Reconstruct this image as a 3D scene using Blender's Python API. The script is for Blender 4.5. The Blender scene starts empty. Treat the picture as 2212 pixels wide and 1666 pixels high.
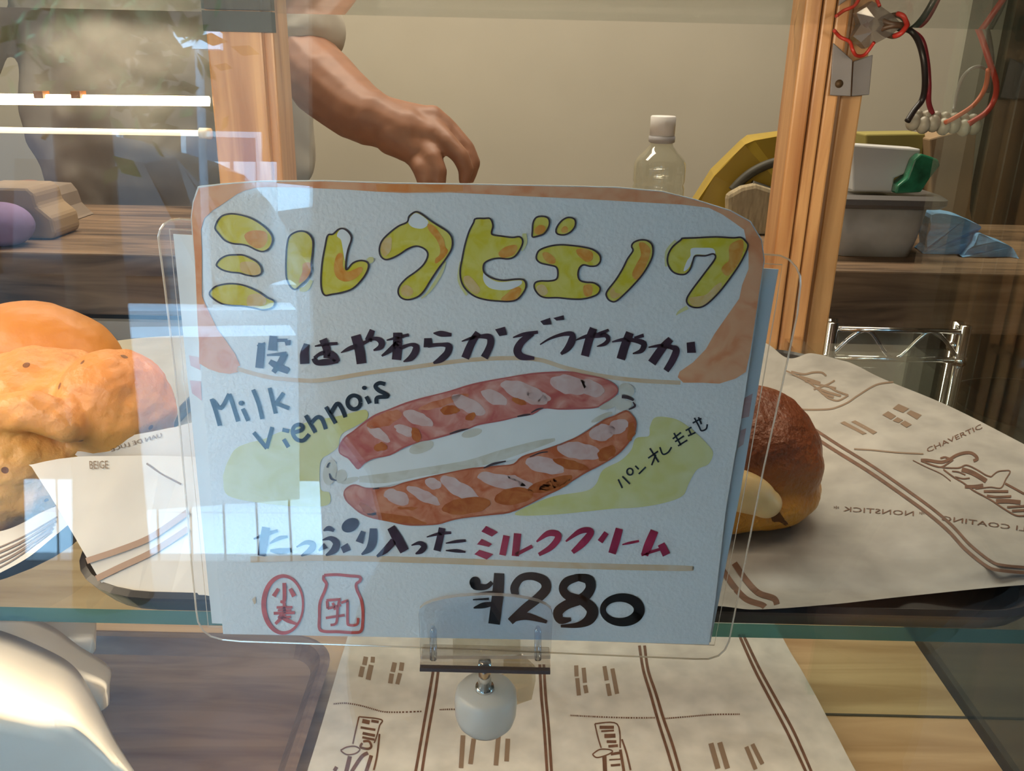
import bpy, bmesh, math, random
from mathutils import Vector, Matrix, noise, Euler

# ---------------------------------------------------------------- camera, world, light
F = 1900.0; CX, CY = 1106.0, 833.0           # pixel focal length and centre of the 2212x1666 frame
TH = math.radians(20.1); RO = math.radians(1.3)
CAM = Vector((0, 0, 1.30))
fw = Vector((0, math.cos(TH), -math.sin(TH)))
u0 = Vector((0, math.sin(TH), math.cos(TH))); r0 = Vector((1, 0, 0))
RX = r0 * math.cos(RO) + u0 * math.sin(RO)
UX = u0 * math.cos(RO) - r0 * math.sin(RO)

sc = bpy.context.scene
COL = sc.collection
cd = bpy.data.cameras.new('camera'); cam = bpy.data.objects.new('camera', cd); COL.objects.link(cam)
m = Matrix.Identity(4)
for i in range(3):
    m[i][0] = RX[i]; m[i][1] = UX[i]; m[i][2] = -fw[i]; m[i][3] = CAM[i]
cam.matrix_world = m
cd.sensor_fit = 'HORIZONTAL'; cd.sensor_width = 36.0; cd.lens = 36.0 * F / 2212.0
cd.clip_start = 0.01; cd.clip_end = 100
sc.camera = cam
vs = sc.view_settings
vs.view_transform = 'Standard'; vs.look = 'None'; vs.gamma = 1.0; vs.use_curve_mapping = False
vs.exposure = 0.0
sc.cycles.transparent_max_bounces = 32
SKY = 14.0
w = bpy.data.worlds.new('world'); sc.world = w; w.use_nodes = True
bg = w.node_tree.nodes['Background']
bg.inputs[0].default_value = (0.36, 0.67, 1.0, 1); bg.inputs[1].default_value = SKY   # overcast daylight

def area_light(name, loc, target, sx, sy, power, col):
    l = bpy.data.lights.new(name, 'AREA'); l.shape = 'RECTANGLE'; l.size = sx; l.size_y = sy
    l.energy = power; l.color = col
    o = bpy.data.objects.new(name, l); COL.objects.link(o); o.location = loc
    o.rotation_euler = (Vector(target) - Vector(loc)).to_track_quat('-Z', 'Y').to_euler()
    return o
area_light('ceiling_lamp', (-0.25, 1.20, 2.50), (-0.25, 1.40, 0), 1.8, 0.35, 38, (1.0, 0.86, 0.70))
area_light('case_fill_light', (-0.34, 0.236, 1.312), (-0.24, 0.32, 1.0), 0.50, 0.02, 1.40, (1.0, 0.80, 0.57))      # unseen strip supposed under the case top, added to light the breads
area_light('case_fill_light', (0.06, 0.300, 1.318), (0.06, 0.62, 1.23), 0.40, 0.02, 0.95, (1.0, 0.78, 0.54))  # unseen fill added to light the fronts of the posts
area_light('case_fill_light', (0.02, 0.30, 1.085), (0.02, 0.38, 0.9), 0.56, 0.012, 0.60, (1.0, 0.82, 0.60))       # unseen fill strip added under the glass shelf to warm the lower deck

# ---------------------------------------------------------------- helpers
def ray(px, py):
    return fw * F + RX * (px - CX) - UX * (py - CY)
def hit_y(px, py, Y):
    d = ray(px, py); return CAM + d * ((Y - CAM.y) / d.y)
def hit_z(px, py, Z):
    d = ray(px, py); return CAM + d * ((Z - CAM.z) / d.z)
def hit_plane(px, py, p, n):
    d = ray(px, py); return CAM + d * ((Vector(p) - CAM).dot(n) / d.dot(n))
def hit_h(px, py, h):
    d = ray(px, py); z = h(0, 0.35)
    for _ in range(7):
        q = CAM + d * ((z - CAM.z) / d.z); z = h(q.x, q.y)
    return CAM + d * ((z - CAM.z) / d.z)
def s2l(c):
    return tuple(((v / 255.0) / 12.92 if v / 255.0 <= 0.04045 else ((v / 255.0 + 0.055) / 1.055) ** 2.4) for v in c)

def tag(o, label, cat, group=None):
    o['label'] = label; o['category'] = cat
    if group: o['group'] = group
    return o
def empty(name, loc=(0, 0, 0), label=None, cat=None, group=None):
    o = bpy.data.objects.new(name, None); COL.objects.link(o); o.location = loc
    o.empty_display_size = 0.02
    if label: tag(o, label, cat, group)
    return o
def mesh(name, vs_, fs, mat, parent=None, smooth=False, kind=None, bevel=0):
    me = bpy.data.meshes.new(name)
    me.from_pydata([tuple(v) for v in vs_], [], [tuple(f) for f in fs]); me.update()
    bm = bmesh.new(); bm.from_mesh(me); bmesh.ops.recalc_face_normals(bm, faces=bm.faces[:]); bm.to_mesh(me); bm.free()
    if smooth:
        for p in me.polygons: p.use_smooth = True
    o = bpy.data.objects.new(name, me); COL.objects.link(o)
    if mat: me.materials.append(mat)
    if parent:
        o.parent = parent; o.matrix_parent_inverse = Matrix.Translation(-Vector(parent.location)) if parent.type == 'EMPTY' else Matrix.Identity(4)
    if kind: o['kind'] = kind
    if bevel:
        b = o.modifiers.new('bevel', 'BEVEL'); b.width = bevel; b.segments = 2; b.limit_method = 'ANGLE'
    return o
def boxvf(x0, x1, y0, y1, z0, z1):
    v = [(x, y, z) for z in (z0, z1) for y in (y0, y1) for x in (x0, x1)]
    f = [(0, 2, 3, 1), (4, 5, 7, 6), (0, 1, 5, 4), (2, 6, 7, 3), (0, 4, 6, 2), (1, 3, 7, 5)]
    return v, f
def box(name, x0, x1, y0, y1, z0, z1, mat, parent=None, kind=None, bevel=0):
    v, f = boxvf(x0, x1, y0, y1, z0, z1)
    return mesh(name, v, f, mat, parent, kind=kind, bevel=bevel)
def join(parts):
    V = []; Fc = []
    for v, f in parts:
        k = len(V); V += [tuple(q) for q in v]; Fc += [tuple(i + k for i in q) for q in f]
    return V, Fc
def tubevf(path, r, n=10, closed=False):
    P = [Vector(p) for p in path]; R = r if isinstance(r, (list, tuple)) else [r] * len(P)
    V = []; Fc = []; nprev = None
    L = len(P)
    for i in range(L):
        t = (P[(i + 1) % L] - P[i - 1]) if closed else (P[min(i + 1, L - 1)] - P[max(i - 1, 0)])
        t.normalize()
        if nprev is None:
            a = Vector((0, 0, 1)) if abs(t.z) < 0.9 else Vector((1, 0, 0))
            nv = t.cross(a).normalized()
        else:
            nv = (nprev - t * nprev.dot(t)).normalized()
        nprev = nv; b = t.cross(nv)
        for k in range(n):
            an = 2 * math.pi * k / n
            V.append(P[i] + (nv * math.cos(an) + b * math.sin(an)) * R[i])
    rng = L if closed else L - 1
    for i in range(rng):
        for k in range(n):
            j = (i + 1) % L
            Fc.append((i * n + k, i * n + (k + 1) % n, j * n + (k + 1) % n, j * n + k))
    if not closed:
        Fc.append(tuple(range(n))[::-1]); Fc.append(tuple((L - 1) * n + k for k in range(n)))
    return V, Fc
def lathevf(prof, c, n=32, axis='z'):
    V = []; Fc = []
    for r, h in prof:
        for k in range(n):
            a = 2 * math.pi * k / n
            V.append((c[0] + r * math.cos(a), c[1] + r * math.sin(a), c[2] + h))
    for i in range(len(prof) - 1):
        for k in range(n):
            Fc.append((i * n + k, i * n + (k + 1) % n, (i + 1) * n + (k + 1) % n, (i + 1) * n + k))
    Fc.append(tuple(range(n))[::-1]); Fc.append(tuple((len(prof) - 1) * n + k for k in range(n)))
    return V, Fc
def cr(pts, n=6, closed=False):
    """Catmull-Rom through points of any dimension"""
    P = [tuple(p) for p in pts]; L = len(P); out = []
    if L < 3 and not closed:
        return [tuple(P[0][k] + (P[1][k] - P[0][k]) * t / n for k in range(len(P[0]))) for t in range(n + 1)]
    rng = L if closed else L - 1
    for i in range(rng):
        p0 = P[i - 1] if (closed or i > 0) else P[0]
        p1 = P[i]; p2 = P[(i + 1) % L]; p3 = P[(i + 2) % L] if (closed or i + 2 < L) else P[-1]
        for t in range(n):
            s = t / n
            out.append(tuple(0.5 * (2 * p1[k] + (p2[k] - p0[k]) * s + (2 * p0[k] - 5 * p1[k] + 4 * p2[k] - p3[k]) * s * s
                        + (-p0[k] + 3 * p1[k] - 3 * p2[k] + p3[k]) * s ** 3) for k in range(len(p1))))
    if not closed: out.append(P[-1])
    return out
def rrect(x0, x1, y0, y1, r, n=8):
    out = []
    for cx, cy, a0 in ((x1 - r, y1 - r, 0), (x0 + r, y1 - r, 90), (x0 + r, y0 + r, 180), (x1 - r, y0 + r, 270)):
        for k in range(n + 1):
            a = math.radians(a0 + 90 * k / n); out.append((cx + r * math.cos(a), cy + r * math.sin(a)))
    return out
def loft(rings):
    n = len(rings[0]); V = [p for r in rings for p in r]; Fc = []
    for i in range(len(rings) - 1):
        for k in range(n):
            Fc.append((i * n + k, i * n + (k + 1) % n, (i + 1) * n + (k + 1) % n, (i + 1) * n + k))
    Fc.append(tuple(range(n))[::-1]); Fc.append(tuple((len(rings) - 1) * n + k for k in range(n)))
    return V, Fc
def trayvf(x0, x1, y0, y1, z, hgt, r, wall=0.004, slope=0.006):
    R = []
    for off, zz in ((slope, 0), (0.001, hgt * 0.8), (0, hgt), (wall * 0.5, hgt + 0.0012), (wall, hgt), (wall + slope * 0.8, 0.003)):
        R.append([(a, b, z + zz) for a, b in rrect(x0 + off, x1 - off, y0 + off, y1 - off, max(r - off, 0.004))])
    return loft(R)
def organic(name, shapes, voxel, mat, parent=None, smooth_it=6, disp=None):
    """one continuous surface grown over tapered limbs and ellipsoids"""
    parts = []
    for s in shapes:
        if s[0] == 'c':
            pts = s[1]
            for (a, ra), (b, rb) in zip(pts[:-1], pts[1:]):
                parts.append(tubevf([a, b], [ra, rb], 14))
            for a, ra in pts: parts.append(sphvf(a, (ra, ra, ra), 14, 8))
        else:
            parts.append(sphvf(s[1], s[2], 28, 16, s[3] if len(s) > 3 else None))
    v, f = join(parts)
    o = mesh(name + '_tmp', v, f, None)
    rm = o.modifiers.new('r', 'REMESH'); rm.mode = 'VOXEL'; rm.voxel_size = voxel
    sm = o.modifiers.new('s', 'SMOOTH'); sm.factor = 0.5; sm.iterations = smooth_it
    dg = bpy.context.evaluated_depsgraph_get(); dg.update()
    me = bpy.data.meshes.new_from_object(o.evaluated_get(dg))
    vv = [x.co.copy() for x in me.vertices]; ff = [tuple(p.vertices) for p in me.polygons]
    if disp: vv = [disp(x) for x in vv]
    bpy.data.objects.remove(o, do_unlink=True)
    return mesh(name, vv, ff, mat, parent, smooth=True)
def sphvf(c, r, nu=24, nv=12, rot=None):
    V = [(0, 0, -1)]; Fc = []
    for i in range(1, nv):
        a = -math.pi / 2 + math.pi * i / nv
        for k in range(nu):
            b = 2 * math.pi * k / nu
            V.append((math.cos(a) * math.cos(b), math.cos(a) * math.sin(b), math.sin(a)))
    V.append((0, 0, 1)); top = len(V) - 1
    for k in range(nu): Fc.append((0, 1 + (k + 1) % nu, 1 + k))
    for i in range(nv - 2):
        for k in range(nu):
            Fc.append((1 + i * nu + k, 1 + i * nu + (k + 1) % nu, 1 + (i + 1) * nu + (k + 1) % nu, 1 + (i + 1) * nu + k))
    for k in range(nu): Fc.append((top, 1 + (nv - 2) * nu + k, 1 + (nv - 2) * nu + (k + 1) % nu))
    M = Euler(rot).to_matrix() if rot else Matrix.Identity(3)
    return [Vector(c) + M @ Vector((x * r[0], y * r[1], z * r[2])) for x, y, z in V], Fc
def fbm(p, s, o=4):
    return noise.fractal(Vector(p) * s, 1.0, 2.0, o)

# ---------------------------------------------------------------- materials
MATS = {}
def nodes(name):
    mt = bpy.data.materials.new(name); mt.use_nodes = True
    nt = mt.node_tree; return mt, nt, nt.nodes['Principled BSDF']
def plain(name, col, rough=0.6, metal=0, var=0.0, scale=20, bump=0, alpha=None, trans=0, coat=0, sheen=0, stretch=None, sss=0):
    if name in MATS: return MATS[name]
    mt, nt, b = nodes(name)
    b.inputs['Roughness'].default_value = rough; b.inputs['Metallic'].default_value = metal
    b.inputs['Base Color'].default_value = (*col, 1)
    if trans: b.inputs['Transmission Weight'].default_value = trans
    if coat: b.inputs['Coat Weight'].default_value = coat; b.inputs['Coat Roughness'].default_value = 0.12
    if sss:
        b.inputs['Subsurface Weight'].default_value = sss; b.inputs['Subsurface Radius'].default_value = (0.006, 0.003, 0.0015)
    if var or bump:
        tc = nt.nodes.new('ShaderNodeTexCoord'); mp = nt.nodes.new('ShaderNodeMapping')
        nt.links.new(tc.outputs['Object'], mp.inputs[0])
        if stretch: mp.inputs['Scale'].default_value = stretch
        nz = nt.nodes.new('ShaderNodeTexNoise'); nz.inputs['Scale'].default_value = scale; nz.inputs['Detail'].default_value = 5
        nt.links.new(mp.outputs[0], nz.inputs['Vector'])
        if var:
            mx = nt.nodes.new('ShaderNodeMix'); mx.data_type = 'RGBA'
            mx.inputs[6].default_value = (*[c * (1 - var) for c in col], 1)
            mx.inputs[7].default_value = (*[min(1, c * (1 + var)) for c in col], 1)
            rp = nt.nodes.new('ShaderNodeMapRange'); rp.inputs[1].default_value = 0.32; rp.inputs[2].default_value = 0.68
            nt.links.new(nz.outputs[0], rp.inputs[0]); nt.links.new(rp.outputs[0], mx.inputs[0])
            nt.links.new(mx.outputs[2], b.inputs['Base Color'])
        if bump:
            bp = nt.nodes.new('ShaderNodeBump'); bp.inputs['Strength'].default_value = bump; bp.inputs['Distance'].default_value = 0.001
            nt.links.new(nz.outputs[0], bp.inputs['Height']); nt.links.new(bp.outputs[0], b.inputs['Normal'])
    MATS[name] = mt; return mt
def paint(name, c1, c2, scale=60, rough=0.85, c3=None, lo=0.35, hi=0.65):
    """watercolour wash: pigment that pools unevenly in the paper"""
    if name in MATS: return MATS[name]
    mt, nt, b = nodes(name); b.inputs['Roughness'].default_value = rough
    tc = nt.nodes.new('ShaderNodeTexCoord'); nz = nt.nodes.new('ShaderNodeTexNoise')
    nz.inputs['Scale'].default_value = scale * 3.2; nz.inputs['Detail'].default_value = 7; nz.inputs['Distortion'].default_value = 0.9
    nt.links.new(tc.outputs['Object'], nz.inputs['Vector'])
    rp = nt.nodes.new('ShaderNodeValToRGB'); e = rp.color_ramp.elements
    e[0].position = lo; e[0].color = (*c1, 1); e[1].position = hi; e[1].color = (*c2, 1)
    if c3: n = e.new((lo + hi) / 2); n.color = (*c3, 1)
    nt.links.new(nz.outputs[0], rp.inputs[0]); nt.links.new(rp.outputs[0], b.inputs['Base Color'])
    MATS[name] = mt; return mt
def glassy(name, tint=(1, 1, 1), f0=0.04, rough=0.0, haze=0.0, hazecol=(0.8, 0.8, 0.8), thru=0.5):
    """thin clear sheet: see-through, mirrors by the Fresnel law on both faces"""
    if name in MATS: return MATS[name]
    mt = bpy.data.materials.new(name); mt.use_nodes = True; nt = mt.node_tree; nt.nodes.clear()
    out = nt.nodes.new('ShaderNodeOutputMaterial')
    tr = nt.nodes.new('ShaderNodeBsdfTransparent'); tr.inputs[0].default_value = (*tint, 1)
    gl = nt.nodes.new('ShaderNodeBsdfGlossy'); gl.inputs['Roughness'].default_value = rough; gl.inputs[0].default_value = (1, 1, 1, 1)
    lw = nt.nodes.new('ShaderNodeLayerWeight'); lw.inputs[0].default_value = 0.5
    pw = nt.nodes.new('ShaderNodeMath'); pw.operation = 'POWER'; pw.inputs[1].default_value = 5
    nt.links.new(lw.outputs['Facing'], pw.inputs[0])
    ma = nt.nodes.new('ShaderNodeMath'); ma.operation = 'MULTIPLY_ADD'; ma.inputs[1].default_value = 1 - f0; ma.inputs[2].default_value = f0
    nt.links.new(pw.outputs[0], ma.inputs[0])
    mx = nt.nodes.new('ShaderNodeMixShader'); nt.links.new(ma.outputs[0], mx.inputs[0])
    src = tr.outputs[0]
    if haze:
        df = nt.nodes.new('ShaderNodeBsdfTranslucent'); df.inputs[0].default_value = (*hazecol, 1)
        d2 = nt.nodes.new('ShaderNodeBsdfDiffuse'); d2.inputs[0].default_value = (*hazecol, 1)
        m3 = nt.nodes.new('ShaderNodeMixShader'); m3.inputs[0].default_value = 1 - thru
        nt.links.new(df.outputs[0], m3.inputs[1]); nt.links.new(d2.outputs[0], m3.inputs[2])
        m2 = nt.nodes.new('ShaderNodeMixShader'); m2.inputs[0].default_value = haze
        nt.links.new(tr.outputs[0], m2.inputs[1]); nt.links.new(m3.outputs[0], m2.inputs[2]); src = m2.outputs[0]
    nt.links.new(src, mx.inputs[1]); nt.links.new(gl.outputs[0], mx.inputs[2]); nt.links.new(mx.outputs[0], out.inputs[0])
    MATS[name] = mt; return mt
def emis(name, col, strength):
    if name in MATS: return MATS[name]
    mt, nt, b = nodes(name); b.inputs['Emission Color'].default_value = (*col, 1); b.inputs['Emission Strength'].default_value = strength
    MATS[name] = mt; return mt
def wood(name, c1, c2, axis='z', scale=9, rough=0.45, stretch=14, bump=0.25):
    if name in MATS: return MATS[name]
    mt, nt, b = nodes(name); b.inputs['Roughness'].default_value = rough
    tc = nt.nodes.new('ShaderNodeTexCoord'); mp = nt.nodes.new('ShaderNodeMapping')
    sv = {'x': (1, stretch, stretch), 'y': (stretch, 1, stretch), 'z': (stretch, stretch, 1)}[axis]
    mp.inputs['Scale'].default_value = sv
    nt.links.new(tc.outputs['Object'], mp.inputs[0])
    nz = nt.nodes.new('ShaderNodeTexNoise'); nz.inputs['Scale'].default_value = scale; nz.inputs['Detail'].default_value = 8; nz.inputs['Distortion'].default_value = 0.8
    nt.links.new(mp.outputs[0], nz.inputs['Vector'])
    rp = nt.nodes.new('ShaderNodeValToRGB'); e = rp.color_ramp.elements
    e[0].position = 0.33; e[0].color = (*c1, 1); e[1].position = 0.62; e[1].color = (*c2, 1)
    nt.links.new(nz.outputs[0], rp.inputs[0]); nt.links.new(rp.outputs[0], b.inputs['Base Color'])
    bp = nt.nodes.new('ShaderNodeBump'); bp.inputs['Strength'].default_value = bump; bp.inputs['Distance'].default_value = 0.001
    nt.links.new(nz.outputs[0], bp.inputs['Height']); nt.links.new(bp.outputs[0], b.inputs['Normal'])
    MATS[name] = mt; return mt
def crust(name, stops, nscale=35, rough=0.4, namt=0.25, bump=0.3, flecks=None):
    """baked crust: colour by height on the loaf, broken up by blisters"""
    if name in MATS: return MATS[name]
    mt, nt, b = nodes(name); b.inputs['Roughness'].default_value = rough
    b.inputs['Subsurface Weight'].default_value = 0.15; b.inputs['Subsurface Radius'].default_value = (0.004, 0.002, 0.001)
    tc = nt.nodes.new('ShaderNodeTexCoord'); sp = nt.nodes.new('ShaderNodeSeparateXYZ'); nt.links.new(tc.outputs['Generated'], sp.inputs[0])
    nz = nt.nodes.new('ShaderNodeTexNoise'); nz.inputs['Scale'].default_value = nscale; nz.inputs['Detail'].default_value = 7
    nt.links.new(tc.outputs['Object'], nz.inputs['Vector'])
    ma = nt.nodes.new('ShaderNodeMath'); ma.operation = 'MULTIPLY_ADD'; ma.inputs[1].default_value = namt; ma.inputs[2].default_value = -namt / 2
    nt.links.new(nz.outputs[0], ma.inputs[0])
    ad = nt.nodes.new('ShaderNodeMath'); ad.operation = 'ADD'; nt.links.new(sp.outputs[2], ad.inputs[0]); nt.links.new(ma.outputs[0], ad.inputs[1])
    rp = nt.nodes.new('ShaderNodeValToRGB'); e = rp.color_ramp.elements
    e[0].position = stops[0][0]; e[0].color = (*stops[0][1], 1); e[1].position = stops[-1][0]; e[1].color = (*stops[-1][1], 1)
    for p, c in stops[1:-1]: q = e.new(p); q.color = (*c, 1)
    nt.links.new(ad.outputs[0], rp.inputs[0]); last = rp.outputs[0]
    if flecks:
        vz = nt.nodes.new('ShaderNodeTexVoronoi'); vz.inputs['Scale'].default_value = flecks[0]; nt.links.new(tc.outputs['Object'], vz.inputs['Vector'])
        lt = nt.nodes.new('ShaderNodeMath'); lt.operation = 'LESS_THAN'; lt.inputs[1].default_value = flecks[1]; nt.links.new(vz.outputs['Distance'], lt.inputs[0])
        mx = nt.nodes.new('ShaderNodeMix'); mx.data_type = 'RGBA'; mx.inputs[7].default_value = (*flecks[2], 1)
        nt.links.new(lt.outputs[0], mx.inputs[0]); nt.links.new(last, mx.inputs[6]); last = mx.outputs[2]
    nt.links.new(last, b.inputs['Base Color'])
    n2 = nt.nodes.new('ShaderNodeTexNoise'); n2.inputs['Scale'].default_value = nscale * 9; n2.inputs['Detail'].default_value = 4
    nt.links.new(tc.outputs['Object'], n2.inputs['Vector'])
    bp = nt.nodes.new('ShaderNodeBump'); bp.inputs['Strength'].default_value = bump; bp.inputs['Distance'].default_value = 0.0012
    nt.links.new(n2.outputs[0], bp.inputs['Height']); nt.links.new(bp.outputs[0], b.inputs['Normal'])
    MATS[name] = mt; return mt
ZS = 1.1254      # top of the glass shelf
M_STEEL = plain("steel", (0.75, 0.73, 0.70), 0.18, 1.0)
# ---------------------------------------------------------------- room and street shell
M_CREAMWALL = plain('cream_wall_paint', (0.60, 0.55, 0.44), 0.75, var=0.03, scale=6, bump=0.08)
M_DARK = plain('dark_wall', (0.035, 0.035, 0.028), 0.5, var=0.4, scale=3)
M_CEIL = plain('ceiling_paint', (0.55, 0.50, 0.42), 0.8)
M_FLOORW = wood('floor_boards', (0.10, 0.06, 0.035), (0.19, 0.12, 0.07), 'x', 4)
M_FACADE = plain('facade_boards', (0.07, 0.05, 0.04), 0.6, var=0.3, scale=4)
def struct(name, *a, **k):
    return box(name, *a, kind='structure', **k)
struct('wall_back', -2.2, 1.8, 1.95, 2.05, 0.0, 2.55, M_CREAMWALL)
struct('wall_left', -2.3, -2.2, 0.16, 2.05, 0.0, 2.55, M_CREAMWALL)
struct('wall_right', 1.8, 1.9, 0.16, 2.05, 0.0, 2.55, M_DARK)
struct('ceiling', -2.3, 1.9, 0.16, 2.05, 2.55, 2.65, M_CEIL)
struct('floor', -2.3, 1.9, 0.16, 2.05, -0.05, 0.0, M_FLOORW)
ff = empty('wall_front'); ff['kind'] = 'structure'
for nm, b_ in (('upper_facade', (-4.3, 4.0, 0.16, 0.24, 1.46, 2.65)), ('lower_facade', (-4.3, 4.0, 0.06, 0.16, 0.0, 0.86)),
               ('side_facade', (-4.3, -0.92, 0.16, 0.24, 0.86, 1.46)), ('side_facade', (0.62, 4.0, 0.16, 0.24, 0.86, 1.46))):
    box(nm, *b_, M_FACADE, ff)
aw = empty('sky_blocker', (0, -.6, 2.2), 'unseen dark canopy added over the shop front to cut skylight', 'sky_blocker')  # unseen canopy added to cut the skylight reaching the card
mesh('blocker_sheet', [(-4.3, .055, 2.32), (4.0, .055, 2.32), (4.0, -1.45, 1.97), (-4.3, -1.45, 1.97), (-4.3, .055, 2.34), (4.0, .055, 2.34), (4.0, -1.45, 1.99), (-4.3, -1.45, 1.99)], [(0, 1, 2, 3), (4, 5, 6, 7), (0, 1, 5, 4), (1, 2, 6, 5), (2, 3, 7, 6), (3, 0, 4, 7)], plain('blocker_cloth', (.10, .08, .06), .9), aw)
for x in (-2.2, 1.8): mesh('arm', *tubevf([(x, .055, 1.80), (x, -1.4, 1.965)], .015, 10), M_STEEL, aw, True)
struct('wall_blocker', 0.66, 0.74, -1.44, 0.055, 0.0, 1.93, M_FACADE)  # unseen dark wall added to keep bright street reflections off the right side
struct('road', -14, 14, -14, 0.06, -0.1, 0.0, plain('asphalt', (0.055, 0.055, 0.06), 0.7, var=0.25, scale=8))

# ---------------------------------------------------------------- glazed display case
M_GLASS = glassy('window_glass', (0.975, 0.99, 0.98), 0.058)
M_GLASS2 = glassy('case_glass', (0.93, 0.97, 0.95), 0.042)
M_GEDGE = glassy('green_glass_edge', (0.12, 0.30, 0.24), 0.05, 0.05, haze=0.45, hazecol=(0.20, 0.36, 0.30), thru=0.0)
M_PINE = wood('honey_pine', (0.42, 0.18, 0.065), (0.70, 0.38, 0.16), 'z', 7, 0.32, 12)
M_PINE2 = wood('pale_pine', (0.34, 0.17, 0.06), (0.52, 0.30, 0.13), 'z', 7, 0.4, 12)
case = empty('display_case', (0, 0.4, 0.86), 'glazed bakery display case with honey-coloured pine posts', 'display case')
AL = math.radians(5)     # the front pane leans back
GP = Vector((0, 0.128, 1.30)); GN = Vector((0, -math.cos(AL), math.sin(AL)))
def gy(z): return GP.y + (z - GP.z) * math.tan(AL)
ga, gb = 0.875, 1.445
v = [(x, gy(z) + t, z) for x in (-0.90, 0.60) for z in (ga, gb) for t in (0, 0.005)]
mesh('front_pane', v, [(0, 2, 6, 4), (1, 5, 7, 3)], M_GLASS, case)
ZT = hit_y(1000, 38, 0.62).z
mesh('top_pane', [(x, y, z) for z in (ZT, ZT + .005) for x, y in ((-0.90, 0.15), (0.60, 0.15), (0.60, 0.62), (-0.90, 0.62))], [(0, 1, 2, 3), (4, 5, 6, 7)], glassy('top_glass', (0.86, 0.89, 0.87), 0.042), case)
mesh('top_pane_edge', [(x, 0.62, z) for x, z in ((-0.9, ZT), (0.6, ZT), (0.6, ZT + .005), (-0.9, ZT + .005))], [(0, 1, 2, 3)], M_GEDGE, case)
SX = 0.275
mesh('side_pane', [(SX, y, z) for y, z in ((0.135, .94), (0.60, .94), (0.60, ZT), (0.135, ZT))] + [(SX + .005, y, z) for y, z in ((0.135, .94), (0.60, .94), (0.60, ZT), (0.135, ZT))], [(0, 1, 2, 3), (4, 5, 6, 7)], M_GLASS2, case)
# base board of the case
ZB = 0.940
M_BOARD = wood('tan_board', (0.34, 0.21, 0.10), (0.52, 0.36, 0.20), 'x', 5, 0.5, 10)
box('base_board', -0.90, SX + 0.0, 0.10, 0.66, ZB - 0.03, ZB, M_BOARD, case)
box('side_cabinet', SX + .006, 0.61, 0.10, 0.66, ZB - 0.03, ZB, M_DARK, case)
box('front_rail', -0.90, 0.62, 0.085, 0.10, 0.86, ZB - 0.0, M_PINE, case)
def post(name, pxl, pxr, py, y, depth, z0, z1, mat):
    a_ = hit_y(pxl, py, y); b_ = hit_y(pxr, py, y)
    return box(name, a_.x, b_.x, y, y + depth, z0, z1, mat, case, bevel=0.0015)
post('post', 458, 576, 220, 0.600, 0.030, ZB, 1.46, M_PINE)
post('post', 577, 600, 220, 0.606, 0.040, ZB, 1.46, M_PINE)
post('post', 1704, 1739, 300, 0.600, 0.030, ZB, 1.46, M_PINE)
post('post', 1742, 1768, 300, 0.603, 0.030, ZB, 1.46, M_PINE)
post('post', 1770, 1798, 300, 0.606, 0.030, ZB, 1.46, M_PINE)
post('post', 1804, 1850, 300, 0.622, 0.030, ZB, 1.46, M_PINE2)
a_ = hit_y(445, 52, 0.596); b_ = hit_y(592, 52, 0.596)
box('dark_strip', a_.x, b_.x, 0.590, 0.600, hit_y(500, 68, 0.59).z, ZT - .0005, plain('strip_dark', (0.05, 0.045, 0.03), 0.5), case)  # dark strip across the left post just under the top glass
# rear glass of the lower deck
pa, pb = hit_z(1735, 1548, ZB), hit_z(2052, 1552, ZB)
mesh('rear_pane', [(x, y, z) for y in (pa.y, pa.y + .004) for x, z in ((pa.x, ZB), (SX, ZB), (SX, ZS - .008), (pa.x, ZS - .008))], [(0, 1, 2, 3), (4, 5, 6, 7)], M_GLASS2, case)
mesh('rear_pane_edge', *boxvf(pa.x, SX, pa.y + .001, pa.y + .0025, ZB, ZB + .0008), M_DARK, case)

# glass shelf
shelf = empty('glass_shelf', (-0.2, 0.42, ZS - .0055), 'green-edged glass shelf carrying the trays', 'shelf')
sx0, sx1, sy0, sy1 = -0.90, SX - .002, 0.2500, 0.575
mesh('shelf_pane', [(x, y, z) for z in (ZS - .0055, ZS) for x, y in ((sx0, sy0), (sx1, sy0), (sx1, sy1), (sx0, sy1))], [(0, 1, 2, 3), (4, 5, 6, 7)], M_GLASS2, shelf)
mesh('shelf_edge', [(sx0, sy0, ZS - .0055), (sx1, sy0, ZS - .0055), (sx1, sy0, ZS), (sx0, sy0, ZS)], [(0, 1, 2, 3)], M_GEDGE, shelf)
# shelf pegs in the posts (out of sight behind the trays)
for x in (-0.185, 0.20):
    box('shelf_peg', x - .006, x + .006, 0.568, 0.604, ZS - .012, ZS - .0056, M_STEEL, shelf)
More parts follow.
